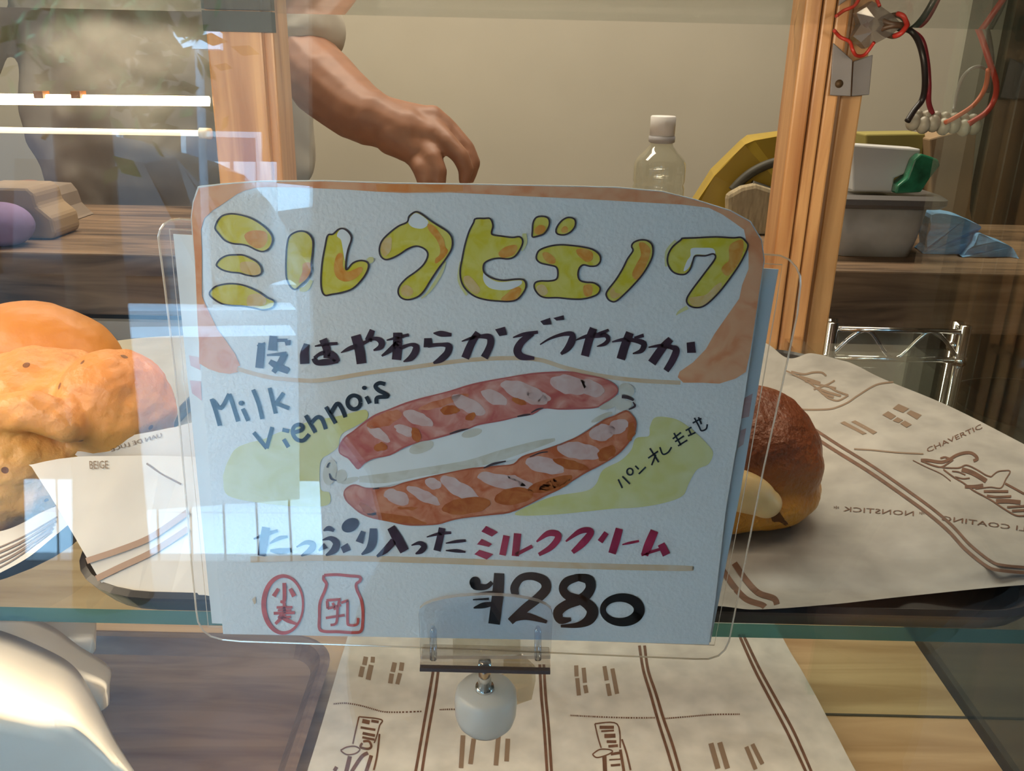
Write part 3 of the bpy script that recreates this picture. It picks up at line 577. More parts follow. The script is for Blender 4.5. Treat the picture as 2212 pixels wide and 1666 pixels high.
# the painted roll: two halves of crust around a band of cream
pt_top = [cH(p) for p in [(210, 780), (215, 720), (260, 650), (330, 600), (420, 530), (520, 460), (650, 410), (780, 360), (950, 310), (1150, 260), (1350, 200), (1600, 150), (1850, 110), (2100, 95)]] + \
   [cG(p) for p in [(553, 98), (620, 115), (700, 130), (780, 145), (850, 175), (910, 215), (925, 260), (880, 310), (800, 360), (740, 395), (600, 405), (420, 410), (290, 402), (200, 450), (70, 475)]] + \
   [cH(p) for p in [(1600, 505), (1400, 540), (1300, 580), (1150, 625), (1000, 665), (900, 685), (760, 735), (640, 800), (500, 830), (420, 870), (370, 920), (330, 880), (290, 830), (250, 810)]]
pt_bot = [cH(p) for p in [(250, 1120), (290, 1075), (350, 1060), (430, 1085), (520, 1090), (650, 1080), (750, 1045), (900, 1010), (1100, 965), (1300, 925), (1450, 910), (1600, 895), (1700, 880), (1770, 820), (1900, 775), (2050, 730)]] + \
   [cG(p) for p in [(553, 665), (650, 610), (750, 545), (830, 495), (900, 470), (960, 440), (1010, 430), (1060, 480), (1080, 540), (1065, 620), (1020, 690), (950, 770), (860, 840), (750, 900), (650, 950), (540, 1020), (430, 1090), (300, 1150), (150, 1230), (0, 1290)]] + \
   [cH(p) for p in [(1500, 1310), (1250, 1340), (1150, 1360), (1050, 1390), (900, 1400), (780, 1395), (650, 1370), (500, 1340), (400, 1300), (330, 1250), (270, 1190)]]
cream_band = [cH(p) for p in [(130, 930), (240, 830), (400, 880), (640, 800), (1000, 665), (1400, 545), (1800, 460)]] + [cG(p) for p in [(290, 405), (740, 395), (850, 430), (750, 530), (553, 660)]] + [cH(p) for p in [(1770, 820), (1450, 905), (900, 1005), (520, 1085), (300, 1070), (180, 1060)]]
part('painted_cream', polyvf(cream_band, layer(1), False), M_CREAMW)
part('painted_cream_shadow', strokevf([cH(p) for p in [(380, 1010, 50), (600, 1000, 85), (900, 950, 70), (1300, 885, 75), (1600, 800, 85), (1900, 710, 60), (2050, 670, 25)]], layer(2)), M_CREAM)
for c_ in ((cH, 225, 985, 50, 60, 20), (cH, 130, 950, 60, 110, 10), (cH, 300, 1020, 80, 25, -15), (cG, 1000, 250, 70, 60, 30), (cG, 890, 350, 130, 40, -25), (cG, 980, 380, 70, 40, -15), (cH, 910, 735, 110, 50, -20), (cH, 1340, 615, 90, 35, -15), (cG, 790, 480, 100, 22, -25)):
    part('painted_cream_shadow', polyvf([c_[0](p) for p in ellipse(*c_[1:])], layer(2)), M_CREAM)
for sh_, c_ in ((pt_top, (0.50, 0.13, 0.12)), (pt_bot, (0.46, 0.11, 0.05))):
    cl = [(*p, 2.2 + 1.6 * abs(math.sin(i * .37))) for i, p in enumerate(cr(sh_, 3, True))]; cl.append(cl[0])
    part('pooled_edge', strokevf(cl, layer(4), 1), plain('pooled_edge_%d' % int(c_[2] * 100), c_, .85))
pu = part('painted_crust', polyvf(pt_top, layer(3)), M_PINK)
pl = part('painted_crust', polyvf(pt_bot, layer(3)), M_SAUS)
for par, cm, mt_, el in (
  (pu, cH, M_PALE, (545, 625, 115, 42, 32)), (pu, cH, M_PALE, (760, 590, 85, 45, 20)), (pu, cH, M_PALE, (880, 490, 140, 52, 24)), (pu, cH, M_PALE, (1310, 375, 160, 60, 28)), (pu, cH, M_PALE, (1530, 310, 120, 55, 25)), (pu, cH, M_PALE, (1790, 270, 215, 75, 22)),
  (pu, cG, M_PALE, (520, 205, 170, 80, 12)), (pu, cG, M_PALE, (690, 230, 120, 70, 20)), (pu, cG, M_PALE, (250, 300, 110, 45, 15)), (pu, cH, M_RUST, (562, 735, 52, 36, 0)), (pu, cH, M_RUST, (862, 630, 38, 62, -15)), (pu, cH, M_RUST, (1330, 480, 42, 32, -30)), (pu, cH, M_RUST, (1150, 420, 85, 38, 0)),
  (pu, cH, M_SAUS, (590, 500, 160, 55, -22)), (pu, cG, M_SAUS, (80, 345, 70, 20, 20)), (pu, cH, M_RUST, (1740, 345, 60, 22, 25)), (pu, cH, M_SAUS, (1100, 350, 230, 30, -17)),
  (pl, cH, M_PALE, (700, 1160, 110, 60, 20)), (pl, cH, M_PALE, (930, 1150, 160, 45, 28)), (pl, cH, M_PALE, (1230, 1090, 185, 62, 30)), (pl, cH, M_PALE, (1010, 1045, 70, 50, 20)), (pl, cH, M_PALE, (1600, 1030, 220, 60, 15)), (pl, cG, M_PALE, (300, 890, 170, 70, 12)), (pl, cG, M_PALE, (600, 770, 190, 72, 10)), (pl, cG, M_PALE, (790, 610, 110, 70, -15)), (pl, cG, M_PALE, (930, 560, 90, 60, -25)), (pl, cG, M_PALE, (110, 1035, 130, 30, 25)),
  (pl, cH, M_RUST, (1290, 1235, 210, 70, -8)), (pl, cH, M_RUST, (1700, 1155, 165, 75, -10)), (pl, cH, M_RUST, (2000, 1060, 190, 55, -15)), (pl, cG, M_RUST, (400, 1040, 150, 45, -20)), (pl, cH, M_RUST, (700, 1345, 260, 32, 8)), (pl, cH, M_RUST, (450, 1270, 90, 35, 35)), (pl, cG, M_RUST, (830, 790, 90, 55, -35)), (pl, cG, M_RUST, (520, 880, 160, 35, 15)), (pl, cH, M_RUST, (790, 1255, 90, 16, 0)), (pl, cG, M_RUST, (1040, 610, 28, 80, 12))):
    jit = [(x + 14 * fbm((x * .01, y * .01, 3), 1.7), y + 12 * fbm((x * .01, y * .01, 9), 1.7)) for x, y in ellipse(*el, n=22)]
    part('brush_dab', polyvf([cm(p) for p in jit], layer(4 if mt_ != M_RUST else 5)), mt_, par)
for cm, st in ((cH, [(1150, 622, 10), (1230, 596, 18), (1310, 578, 8)]), (cH, [(1728, 475, 12), (1790, 462, 18), (1840, 455, 10)]), (cH, [(1845, 442, 8), (1900, 412, 14), (1950, 402, 8)]), (cH, [(1440, 915, 8), (1520, 880, 20), (1630, 855, 10)]), (cH, [(495, 1090, 10), (550, 1085, 12)]),
               (cH, [(105, 910, 16), (118, 878, 14), (132, 868, 8)]), (cH, [(125, 960, 12), (140, 1005, 18), (185, 1020, 8)]), (cG, [(960, 305, 26), (1010, 310, 30), (1062, 335, 18)]), (cG, [(1055, 350, 8), (1072, 385, 20), (1020, 415, 10)]), (cG, [(175, 820, 8), (260, 785, 12), (330, 775, 8)])):
    part('ink_tick', strokevf([cm(p) for p in st], layer(6)), M_INK)

# ---------------------------------------------------------------- soft clear sleeve, its blank insert, and the clip that holds them
SY = CARD_Y + 0.0016
M_SLEEVE = glassy('clear_plastic', (0.97, 0.97, 0.97), 0.03, 0.05)
M_RIM = glassy('plastic_rim', (0.92, 0.88, 0.80), 0.12, 0.15, haze=0.45, hazecol=(0.95, 0.86, 0.74))
sl = empty('card_sleeve', hit_y(1000, 1400, SY), 'clear round-cornered plastic sleeve behind the painted price card', 'card sleeve')
SO = [(342, 512), (346, 496), (354, 484), (368, 476), (388, 473), (1000, 514), (1660, 550), (1685, 552), (1705, 561), (1720, 577), (1728, 596), (1729, 615), (1722, 680), (1690, 830), (1650, 1010), (1608, 1220), (1575, 1385), (1566, 1404), (1552, 1417), (1530, 1424), (1500, 1424), (1000, 1402), (520, 1386), (480, 1382), (455, 1375), (438, 1362), (428, 1344), (424, 1320), (412, 1200), (398, 1030), (378, 800), (356, 620)]
SOd = SO
mesh('sleeve_sheet', [hit_y(x, y, SY) for x, y in SOd], [tuple(range(len(SOd)))], M_SLEEVE, sl)
mesh('sleeve_sheet', [hit_y(x, y, SY + 0.0022) for x, y in SOd], [tuple(range(len(SOd)))], M_SLEEVE, sl)
rimv = tubevf([hit_y(x, y, SY + 0.0011) for x, y in SOd], 0.00028, 6, True)
mesh('welded_rim', *rimv, M_RIM, sl)
IN = [(374, 506), (1682, 582), (1668, 660), (1600, 1060), (1535, 1388), (458, 1347)]
IN2 = [(366, 495), (1690, 572), (1676, 660), (1608, 1060), (1543, 1394), (450, 1354)]
mesh('welded_rim', *tubevf([hit_y(x, y, SY + 0.0011) for x, y in cr(IN2, 1, True)], 0.00016, 6, True), M_RIM, sl)
insert = mesh('insert_sheet', [hit_y(x, y, SY + 0.0009) for x, y in IN] + [hit_y(x, y, SY + 0.0009) + Vector((0, .0004, 0)) for x, y in IN],
     [tuple(range(6)), tuple(range(6, 12))] + [(i, (i + 1) % 6, 6 + (i + 1) % 6, 6 + i) for i in range(6)], plain('insert_paper', (0.82, 0.82, 0.81), 0.8))
tag(insert, 'plain white backing paper inside the clear sleeve', 'paper')
for q in ([(408, 768), (431, 772), (433, 800), (412, 790)], [(410, 822), (434, 824), (436, 866), (415, 850)], [(1608, 860), (1626, 850), (1618, 900), (1600, 905)], [(1600, 930), (1612, 925), (1606, 960), (1594, 968)]):
    mesh('pink_print', [hit_y(x, y, SY + 0.00075) for x, y in q], [(0, 1, 2, 3)], paint('faded_pink', (0.75, 0.42, 0.38), (0.8, 0.55, 0.5), 50), insert)

clip = empty('sign_clip', hit_y(1050, 1590, 0.262), 'clear acrylic sign clip with a frosted round knob clamped to the glass shelf edge', 'sign clip')
M_ACR = glassy('clear_acrylic', (0.93, 0.95, 0.97), 0.05, 0.02)
M_ACRE = glassy('acrylic_edge', (0.85, 0.78, 0.70), 0.10, 0.1, haze=0.5, hazecol=(0.85, 0.70, 0.58))
M_STEEL = plain('steel', (0.75, 0.73, 0.70), 0.18, 1.0)
KY = 0.2215
arc = [(904, 1328)] + [(1048 + 146 * math.cos(math.pi - k * math.pi / 14), 1330 - 43 * math.sin(math.pi - k * math.pi / 14) ** 0.8) for k in range(1, 14)] + [(1194, 1332)]
plate_px = arc + [(1189, 1424), (908, 1424)]
fr = [hit_y(x, y, KY) for x, y in plate_px]; bk = [p + Vector((0, 0.0016, 0)) for p in fr]; n_ = len(fr)
mesh('clip_plate', fr + bk, [tuple(range(n_)), tuple(range(n_, 2 * n_))], M_ACR, clip)
mesh('clip_plate_edge', fr + bk, [(i, (i + 1) % n_, n_ + (i + 1) % n_, n_ + i) for i in range(n_)], M_ACRE, clip)
for x in (936, 1162):
    mesh('clip_rib', *tubevf([hit_y(x, 1352, KY - .0004), hit_y(x, 1362, KY - .0012), hit_y(x, 1424, KY - .0012)], [0.0004, 0.0011, 0.0011], 10), glassy('clear_rib', (0.80, 0.84, 0.90), 0.12, 0.08), clip, True)
a = hit_y(908, 1422, KY); b = hit_y(1189, 1424, KY)
v, f = boxvf(a.x, b.x, KY - .002, KY + .0072, a.z - .0030, a.z); mesh('clip_base', v, f, glassy('acrylic_base', (0.86, 0.83, 0.80), 0.10, 0.03), clip, bevel=0.0005)
v, f = boxvf(a.x, b.x, KY - .0022, KY - .0005, a.z - .0032, a.z - .0020); mesh('refraction_strip', v, f, plain('refraction_dark', (.10, .075, .075), .15), clip)  # dark strip put in for the refraction along the clip base
v, f = boxvf(a.x, b.x, CARD_Y + 0.0062, CARD_Y + 0.0074, a.z, a.z + .010); mesh('clip_back', v, f, M_ACR, clip)
st0 = hit_y(1047, 1432, KY + 0.003); kn = hit_y(1047, 1487, 0.2375)
mesh('stem', *tubevf([st0, st0.lerp(kn, 0.5), kn], [0.0020, 0.0020, 0.0024], 14), M_STEEL, clip, True)
mesh('stem_collar', *tubevf([kn + Vector((0, 0, .0012)), kn - Vector((0, 0, .0006))], [0.0030, 0.0034], 18), M_STEEL, clip, True)
KR = 0.0104; kc = kn + Vector((0.0004, 0.0010, 0))
M_KNOB = glassy('frosted_silicone', (0.95, 0.93, 0.88), 0.05, 0.35, haze=0.80, hazecol=(0.96, 0.94, 0.89))
prof = [(0.0005, 0), (KR * .45, -.0002), (KR * .85, -.0008), (KR * .97, -.0025), (KR, -.006), (KR * .98, -.0105), (KR * .90, -.0135), (KR * .70, -.0160), (KR * .4, -.0172), (0.0004, -.0175)]
mesh('knob', *lathevf(prof, kc, 40), M_KNOB, clip, True)
# C-shaped clear jaw that wraps the shelf edge
ZS = 1.1254
x0, x1 = kc.x - .011, kc.x + .011
M_JAW = glassy('acrylic_jaw', (0.97, 0.96, 0.93), 0.06, 0.04)
jv = [boxvf(x0, x1, 0.2400, 0.2470, ZS - .0125, ZS + .0030), boxvf(x0, x1, 0.2470, 0.262, ZS + .0004, ZS + .0030), boxvf(x0, x1, 0.2470, 0.262, ZS - .0125, ZS - .0090)]
mesh('clamp_jaw', *join(jv), M_JAW, clip)
hx = hit_y(1118, 1468, 0.262)
hp = [(hx.x + .0085 * math.cos(t) * .8, hx.z + .0085 * math.sin(t)) for t in (math.radians(20 + 60 * k) for k in range(6))]
hv = [(x, .258, z) for x, z in hp] + [(x, .266, z) for x, z in hp]
mesh('thumb_screw', hv, [tuple(range(6)), tuple(range(6, 12))] + [(i, (i + 1) % 6, 6 + (i + 1) % 6, 6 + i) for i in range(6)], glassy('acrylic_screw', (0.95, 0.90, 0.80), 0.16, 0.03, haze=0.1, hazecol=(.95, .9, .75)), clip)
# ---------------------------------------------------------------- trays, papers and breads on the glass shelf
M_TRAY = plain('black_tray_plastic', (0.014, 0.012, 0.013), 0.35, var=0.3, scale=60)
M_TRAY2 = plain('dark_tray_plastic', (0.032, 0.027, 0.027), 0.38, var=0.25, scale=60)
M_BTRAY = wood('brown_tray', (0.13, 0.075, 0.052), (0.23, 0.15, 0.105), 'x', 10, 0.42, 8)
M_WAX_DIM = plain('wax_paper', (0.34, 0.325, 0.315), 0.55, var=0.15, scale=70, bump=0.25)  # right sheet: its dimmer light is put into a darker paper colour
M_WAX_LIT = plain('wax_paper_lit', (0.50, 0.475, 0.44), 0.55, var=0.13, scale=70, bump=0.25)  # same paper in a lighter colour for the better-lit lower deck
M_WAXL = plain('white_wax_paper', (0.58, 0.55, 0.53), 0.5, var=0.05, scale=70, bump=0.12)
M_PRINT = plain('brown_print', (0.12, 0.055, 0.034), 0.6, var=0.25, scale=250)
M_PRINT2 = plain('faint_brown_print', (0.20, 0.135, 0.095), 0.6)
tray = mesh('bread_tray', *trayvf(-0.152, 0.192, 0.2440, 0.530, ZS + .0002, 0.0085, 0.035), M_TRAY2)
tag(tray, 'dark plastic tray with rounded corners, right under the painted price card', 'tray')
tray2 = mesh('bread_tray', *trayvf(-0.56, -0.158, 0.248, 0.545, ZS + .0002, 0.014, 0.050), M_TRAY)
tag(tray2, 'black tray under the big golden bread roll', 'tray')

def wob(x, y, s, a): return a * fbm((x, y, 0.7), s, 3)
TF = ZS + 0.0034
def h_right(x, y):
    z = TF + 0.0012 + abs(wob(x, y, 14, 0.0016))
    q_ = max(0.0, min(1.0, (y - .465) / .055)); z += .0085 * q_ * q_ * (3 - 2 * q_)
    q_ = max(0.0, min(1.0, (x - .135) / .040)); z += .0088 * q_ * q_ * (3 - 2 * q_) * max(0.0, min(1.0, (y - .250) / .018))
    if y < 0.262: z += (0.262 - y) * 0.42
    z += 0.022 * max(0, (x - 0.14)) * 2.0 * max(0.0, min(1, (y - .30) / .1))
    return z
def gridpaper(name, front, back, h, nu, nv, mat, thick=0.0003):
    """a sheet between a front and a back edge given in photo pixels, resting on h"""
    A = cr(front, max(1, nu // (len(front) - 1))); B = cr(back, max(1, nu // (len(back) - 1)))
    def at(P, t):
        s = t * (len(P) - 1); i = min(int(s), len(P) - 2); k = s - i
        return (P[i][0] + (P[i + 1][0] - P[i][0]) * k, P[i][1] + (P[i + 1][1] - P[i][1]) * k)
    V = []; Fc = []
    fa = [hit_h(*at(A, i / nu), h) for i in range(nu + 1)]; fb = [hit_h(*at(B, i / nu), h) for i in range(nu + 1)]
    for j in range(nv + 1):
        for i in range(nu + 1):
            p = fa[i].lerp(fb[i], j / nv); V.append(Vector((p.x, p.y, h(p.x, p.y))))
    n = nu + 1
    for j in range(nv):
        for i in range(nu): Fc.append((j * n + i, j * n + i + 1, (j + 1) * n + i + 1, (j + 1) * n + i))
    o = mesh(name, V, Fc, mat, smooth=True)
    return o
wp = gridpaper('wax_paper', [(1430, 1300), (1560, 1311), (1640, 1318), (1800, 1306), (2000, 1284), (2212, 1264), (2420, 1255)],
               [(1430, 720), (1580, 728), (1700, 748), (1795, 762), (1900, 815), (2060, 882), (2260, 985)], h_right, 120, 80, M_WAX_DIM)
tag(wp, 'creased grey wax paper with brown print lining the tray beside the cream bun', 'wax paper')
def on(h, k=0.00025):
    return lambda px, py: hit_h(px, py, h) + Vector((0, 0, k))
def pstroke(name, pts, w_, h, mat, parent, k=0.00025):
    return mesh(name, *strokevf(W(pts, w_), on(h, k), 6), mat, parent)
KP = crop(1660, 740, 4.0072); KL = crop(1940, 940, 7.5735); KR2 = crop(1572, 800, 3.45625)
def pp(name, cm, pts, w_, parent, h, mat=M_PRINT): return pstroke(name, [cm(p) for p in pts], w_, h, mat, parent)
# double stripes
for off in (0, 1):
    dx, dy = (0, 0) if off == 0 else (9, -11)
    pstroke('printed_stripe', [(1745 + dx, 936 + dy), (1800 + dx, 972 + dy), (1880 + dx, 1022 + dy), (1960 + dx, 1078 + dy), (2010 + dx, 1115 + dy), (2050 + dx, 1150 + dy), (2085 + dx, 1188 + dy), (2130 + dx, 1224 + dy), (2160 + dx, 1234 + dy), (2230 + dx, 1240 + dy)], 7 if not off else 6, h_right, M_PRINT, wp)
    dx, dy = (0, 0) if off == 0 else (26, -14)
    pstroke('printed_stripe', [(1560 + dx, 1232 + dy), (1585 + dx, 1268 + dy), (1612 + dx, 1296 + dy), (1645 + dx, 1308 + dy), (1652 + dx, 1313 + (dy if off else 0) * .4)], 13, h_right, M_PRINT, wp)
# running words
def ptext(name, txt, p0, p1, hpx, h, parent, mat, mirror=True, k=0.00025, mp=None):
    cu = bpy.data.curves.new('t', 'FONT'); cu.body = txt; cu.size = 1.0; cu.resolution_u = 2
    o = bpy.data.objects.new('t', cu); COL.objects.link(o)
    dg = bpy.context.evaluated_depsgraph_get(); dg.update()
    me = bpy.data.meshes.new_from_object(o.evaluated_get(dg))
    vs2 = [v.co.copy() for v in me.vertices]; fs2 = [tuple(p.vertices) for p in me.polygons]
    bpy.data.objects.remove(o, do_unlink=True)
    wmax = max(v.x for v in vs2); mp = mp or on(h, k)
    P0, P1 = Vector(p0), Vector(p1); d = P1 - P0; nrm = Vector((d.y, -d.x)).normalized()
    out = []
    for v in vs2:
        t = v.x / wmax; t = 1 - t if mirror else t
        q = P0 + d * t + nrm * (v.y * hpx / 0.7); out.append(mp(q.x, q.y))
    return mesh(name, out, fs2, mat, parent)
ptext('printed_word', '* NONSTICK *', (1800, 1104), (1997, 1117), 10, h_right, wp, M_PRINT)
ptext('printed_word', 'LI COATING', (2034, 1125), (2216, 1149), 10, h_right, wp, M_PRINT)
ptext('printed_word', 'CHAVERTIC', (2003, 979), (2122, 926), 10, h_right, wp, M_PRINT, False)
pp('printed_rule', KP, [(740, 925), (900, 935), (1100, 955), (1340, 968)], 3, wp, h_right, M_PRINT2)
pp('printed_rule', KP, [(160, 575), (350, 585), (520, 580), (600, 560), (690, 520), (770, 465), (930, 370), (1080, 345)], 3.5, wp, h_right, M_PRINT2)
for b0 in ([(1075, 575), (1125, 535), (1215, 575), (1165, 612)], [(1195, 615), (1230, 590), (1325, 632), (1285, 670)], [(985, 630), (1035, 598), (1105, 640), (1060, 670)], [(1075, 680), (1115, 650), (1165, 675), (1125, 700)], [(1140, 705), (1180, 680), (1240, 715), (1195, 740)], [(620, 700), (655, 685), (850, 790), (815, 800)], [(715, 690), (750, 678), (940, 780), (905, 798)]):
    mesh('printed_block', [on(h_right)(*KP(p)) for p in b0], [(0, 1, 2, 3)], M_PRINT2, wp)
# the swooping emblem, twice
def emblem(cm, sc_, w_):
    for pts, k in (([(370, 420), (480, 420), (700, 450), (830, 410), (950, 340), (1080, 300), (1190, 300), (1270, 350), (1290, 400), (1230, 430)], 50), ([(380, 430), (560, 500), (700, 530), (800, 480), (900, 410)], 26), ([(690, 390), (760, 370), (830, 390)], 30),
                   ([(240, 420), (460, 530), (700, 640), (860, 760)], 14), ([(720, 540), (980, 545), (1120, 500), (1300, 580), (1430, 660), (1520, 690)], 22), ([(740, 570), (900, 690), (1080, 800), (1240, 920), (1500, 1060), (1740, 1220), (1920, 1320), (2060, 1330)], 24),
                   ([(1040, 570), (1200, 620), (1330, 690), (1440, 760)], 75), ([(1090, 850), (1250, 850), (1390, 830)], 55), ([(1520, 690), (1620, 610), (1720, 590), (1830, 600), (1760, 730), (1680, 870), (1500, 860), (1260, 890)], 18), ([(1750, 800), (1900, 880), (2060, 970)], 34),
                   ([(880, 600), (980, 610), (1100, 660)], 22), ([(930, 690), (1060, 720), (1170, 710)], 20), ([(1400, 930), (1580, 930), (1800, 930)], 40), ([(1450, 1000), (1620, 1020), (1850, 1010)], 36), ([(1600, 1090), (1800, 1090), (2000, 1110)], 70), ([(1780, 1190), (2060, 1170)], 34), ([(1860, 1250), (2060, 1240)], 40)):
        pp('printed_emblem_stroke', cm, pts, k / sc_ * w_, wp, h_right)
emblem(KL, 7.5735, 1.0)
def KL2(p):   # smaller copy further back on the sheet
    x, y = (p[0] - 240) / 1580.0, (p[1] - 300) / 1030.0
    return (1697 + 130 * x + 10 * y, 795 + 18 * x + 62 * y)
for pts, k in (([(240, 420), (460, 530), (860, 780), (1240, 1200)], 3.5), ([(370, 420), (700, 450), (950, 340), (1190, 300), (1290, 400)], 4), ([(560, 560), (900, 640), (1100, 700)], 6), ([(700, 700), (1100, 760), (1500, 800)], 4), ([(1240, 1200), (1500, 1250), (1800, 1000)], 3.5), ([(900, 960), (1300, 700), (1500, 520)], 3.5), ([(1300, 760), (1500, 900), (1800, 1000)], 4), ([(1000, 900), (1300, 1000), (1600, 1060)], 5), ([(1100, 1050), (1400, 1150)], 5)):
    pstroke('printed_emblem_stroke', [KL2(p) for p in pts], k, h_right, M_PRINT2, wp)

# cream bun: two lips of brown crust around custard
def surf_at(px, py, z): return hit_z(px, py, z)
bz = TF + .0025
bc = hit_z(1600, 1180, bz)
bun = empty('cream_bun', (bc.x, bc.y + .03, bz), 'glossy dark-brown cream bun split open over pale custard', 'bun')
bx, by = bc.x - 0.004, bc.y + 0.030
M_BUN = crust('bun_crust', [(0.0, (0.62, 0.30, 0.03)), (0.22, (0.66, 0.30, 0.035)), (0.40, (0.42, 0.14, 0.03)), (0.62, (0.20, 0.055, 0.02)), (1.0, (0.13, 0.035, 0.015))], 55, 0.33, 0.30, 0.9)
def dbun(p):
    q = p + (p - Vector((bx, by, bz + .02))).normalized() * 0.0012 * fbm(p, 60)
    q.z = max(q.z, bz); return q
organic('crust', [('e', (bx, by + .002, bz + .026), (0.0405, 0.0290, 0.0275)), ('e', (bx + .001, by - .001, bz + .012), (0.0405, 0.0310, 0.0150)), ('e', (bx + .012, by - .010, bz + .027), (0.0275, 0.0170, 0.0185), (0.3, 0.35, 0.1))], 0.0012, M_BUN, bun, 4, dbun)
M_CUST = plain('custard', (0.92, 0.70, 0.36), 0.3, sss=0.3)
organic('custard_filling', [('e', (bx + .002, by - .0275, bz + .0215), (0.015, 0.0060, 0.0085), (0, 0.35, 0)), ('e', (bx + .011, by - .0265, bz + .0165), (0.0075, 0.0058, 0.0062))], 0.0009, M_CUST, bun, 3)
from mathutils.bvhtree import BVHTree
def on_mesh(o, k):
    t = BVHTree.FromPolygons([v.co for v in o.data.vertices], [tuple(p.vertices) for p in o.data.polygons])
    def f(px, py):
        h_ = t.ray_cast(CAM, ray(px, py).normalized()); return (h_[0] - ray(px, py).normalized() * k) if h_[0] else hit_y(px, py, by)
    return f
cr_ob = [c for c in bun.children if c.name.startswith('crust')][0]
def patch(name, px, o, k, mat):
    c = (sum(p[0] for p in px) / len(px), sum(p[1] for p in px) / len(px)); P = cr(px, 3, True); mp = on_mesh(o, k); V = [mp(*c)]; Fc = []; n = len(P); R_ = 4
    for r_ in range(1, R_ + 1): V += [mp(c[0] + (p[0] - c[0]) * r_ / R_, c[1] + (p[1] - c[1]) * r_ / R_) for p in P]
    for i in range(n): Fc.append((0, 1 + i, 1 + (i + 1) % n))
    for r_ in range(R_ - 1):
        for i in range(n): Fc.append((1 + r_ * n + i, 1 + r_ * n + (i + 1) % n, 1 + (r_ + 1) * n + (i + 1) % n, 1 + (r_ + 1) * n + i))
    return mesh(name, V, Fc, mat, bun, True)
patch('split_opening', [(1664, 1095), (1676, 1096), (1692, 1118), (1712, 1144), (1702, 1140), (1684, 1128), (1668, 1126)], cr_ob, .0004, plain('dark_crumb', (0.13, 0.045, 0.008), 0.8))

# left-hand sheets: one leaning up against the breads, one lying at the back of the tray
PL0 = hit_z(330, 1279, TF + .0062)
PN = Vector((0.0, -math.sin(math.radians(50)), math.cos(math.radians(50)))); PN.normalize()
PN = Vector((-0.10, -0.62, 0.78)).normalized()
def on_l(px, py, k=0.0):
    p = hit_plane(px, py, PL0, PN); p = p + PN * (0.0018 * fbm((p.x, p.y, 0), 22, 2)); return p + PN * k
def sheet_px(name, outline, mp, mat, nu=1):
    P = cr(outline, 3, True)
    bm = bmesh.new(); vs3 = [bm.verts.new(mp(*p)) for p in P]; bm.faces.new(vs3)
    bmesh.ops.triangulate(bm, faces=bm.faces[:])
    for _ in range(3): bmesh.ops.subdivide_edges(bm, edges=[e for e in bm.edges if e.calc_length() > .008], cuts=1, use_grid_fill=True)
    bmesh.ops.triangulate(bm, faces=bm.faces[:])
    V = [v.co.copy() for v in bm.verts]; bm.verts.index_update(); Fc = [tuple(v.index for v in f.verts) for f in bm.faces]; bm.free()
    return mesh(name, V, Fc, mat)
lp = sheet_px('wax_paper', [(74, 1006), (72, 1012), (110, 1070), (150, 1140), (190, 1210), (226, 1272), (240, 1276), (330, 1279), (440, 1284), (520, 1288), (540, 1150), (520, 1000), (440, 985), (300, 985), (170, 990)], on_l, M_WAXL)
tag(lp, 'white wax paper sheet with two brown stripes leaning in front of the golden bread', 'wax paper')
for dy in (0, 36):
    P = [(188 + dy * .55, 1213 + dy * 1.03), (260, 1188 + dy), (320, 1163 + dy * .9), (370, 1130 + dy * .95), (405, 1105 + dy)]
    mesh('printed_stripe', *strokevf(W(P, 13), lambda x, y: on_l(x, y, .0006), 6), plain('pale_brown_print', (0.36, 0.23, 0.17), 0.6), lp)
ptext('printed_word', 'BEIGE', (196, 1016), (236, 1014), 17, None, lp, M_PRINT2, False, mp=lambda x, y: on_l(x, y, .0005))
mesh('printed_rule', *strokevf([(318, 1003, 4), (345, 1022, 3), (370, 1035, 4), (390, 1045, 4)], lambda x, y: on_l(x, y, .0006), 4), M_PRINT2, lp)
PL1 = hit_z(330, 985, TF + .030); PN1 = Vector((-0.1, -0.85, 0.5)).normalized()
def on_f(px, py, k=0.0):
    p = hit_plane(px, py, PL1, PN1); return p + PN1 * (0.0015 * fbm((p.x, p.y, 2), 30, 2) + k)
fl = sheet_px('paper_fold', [(170, 988), (172, 968), (190, 958), (260, 945), (330, 932), (380, 922), (440, 915), (500, 990), (440, 1000), (300, 990)], on_f, M_WAXL)
fl.parent = lp
ptext('printed_word', 'UAN DE LUCE', (242, 976), (352, 944), 9, None, lp, M_PRINT2, True, mp=lambda x, y: on_f(x, y, .0004))
def h_back(x, y): return TF + .0016 + 0.03 * max(0, (y - .40)) ** 1.1 + abs(wob(x, y, 16, .003))
bp = gridpaper('wax_paper', [(225, 960), (330, 960), (470, 965)], [(236, 738), (330, 728), (470, 722)], h_back, 24, 20, plain('greyed_wax_paper', (0.42, 0.39, 0.32), 0.6, var=0.08, scale=60))
tag(bp, 'plain creased wax paper lying behind the golden bread', 'wax paper')
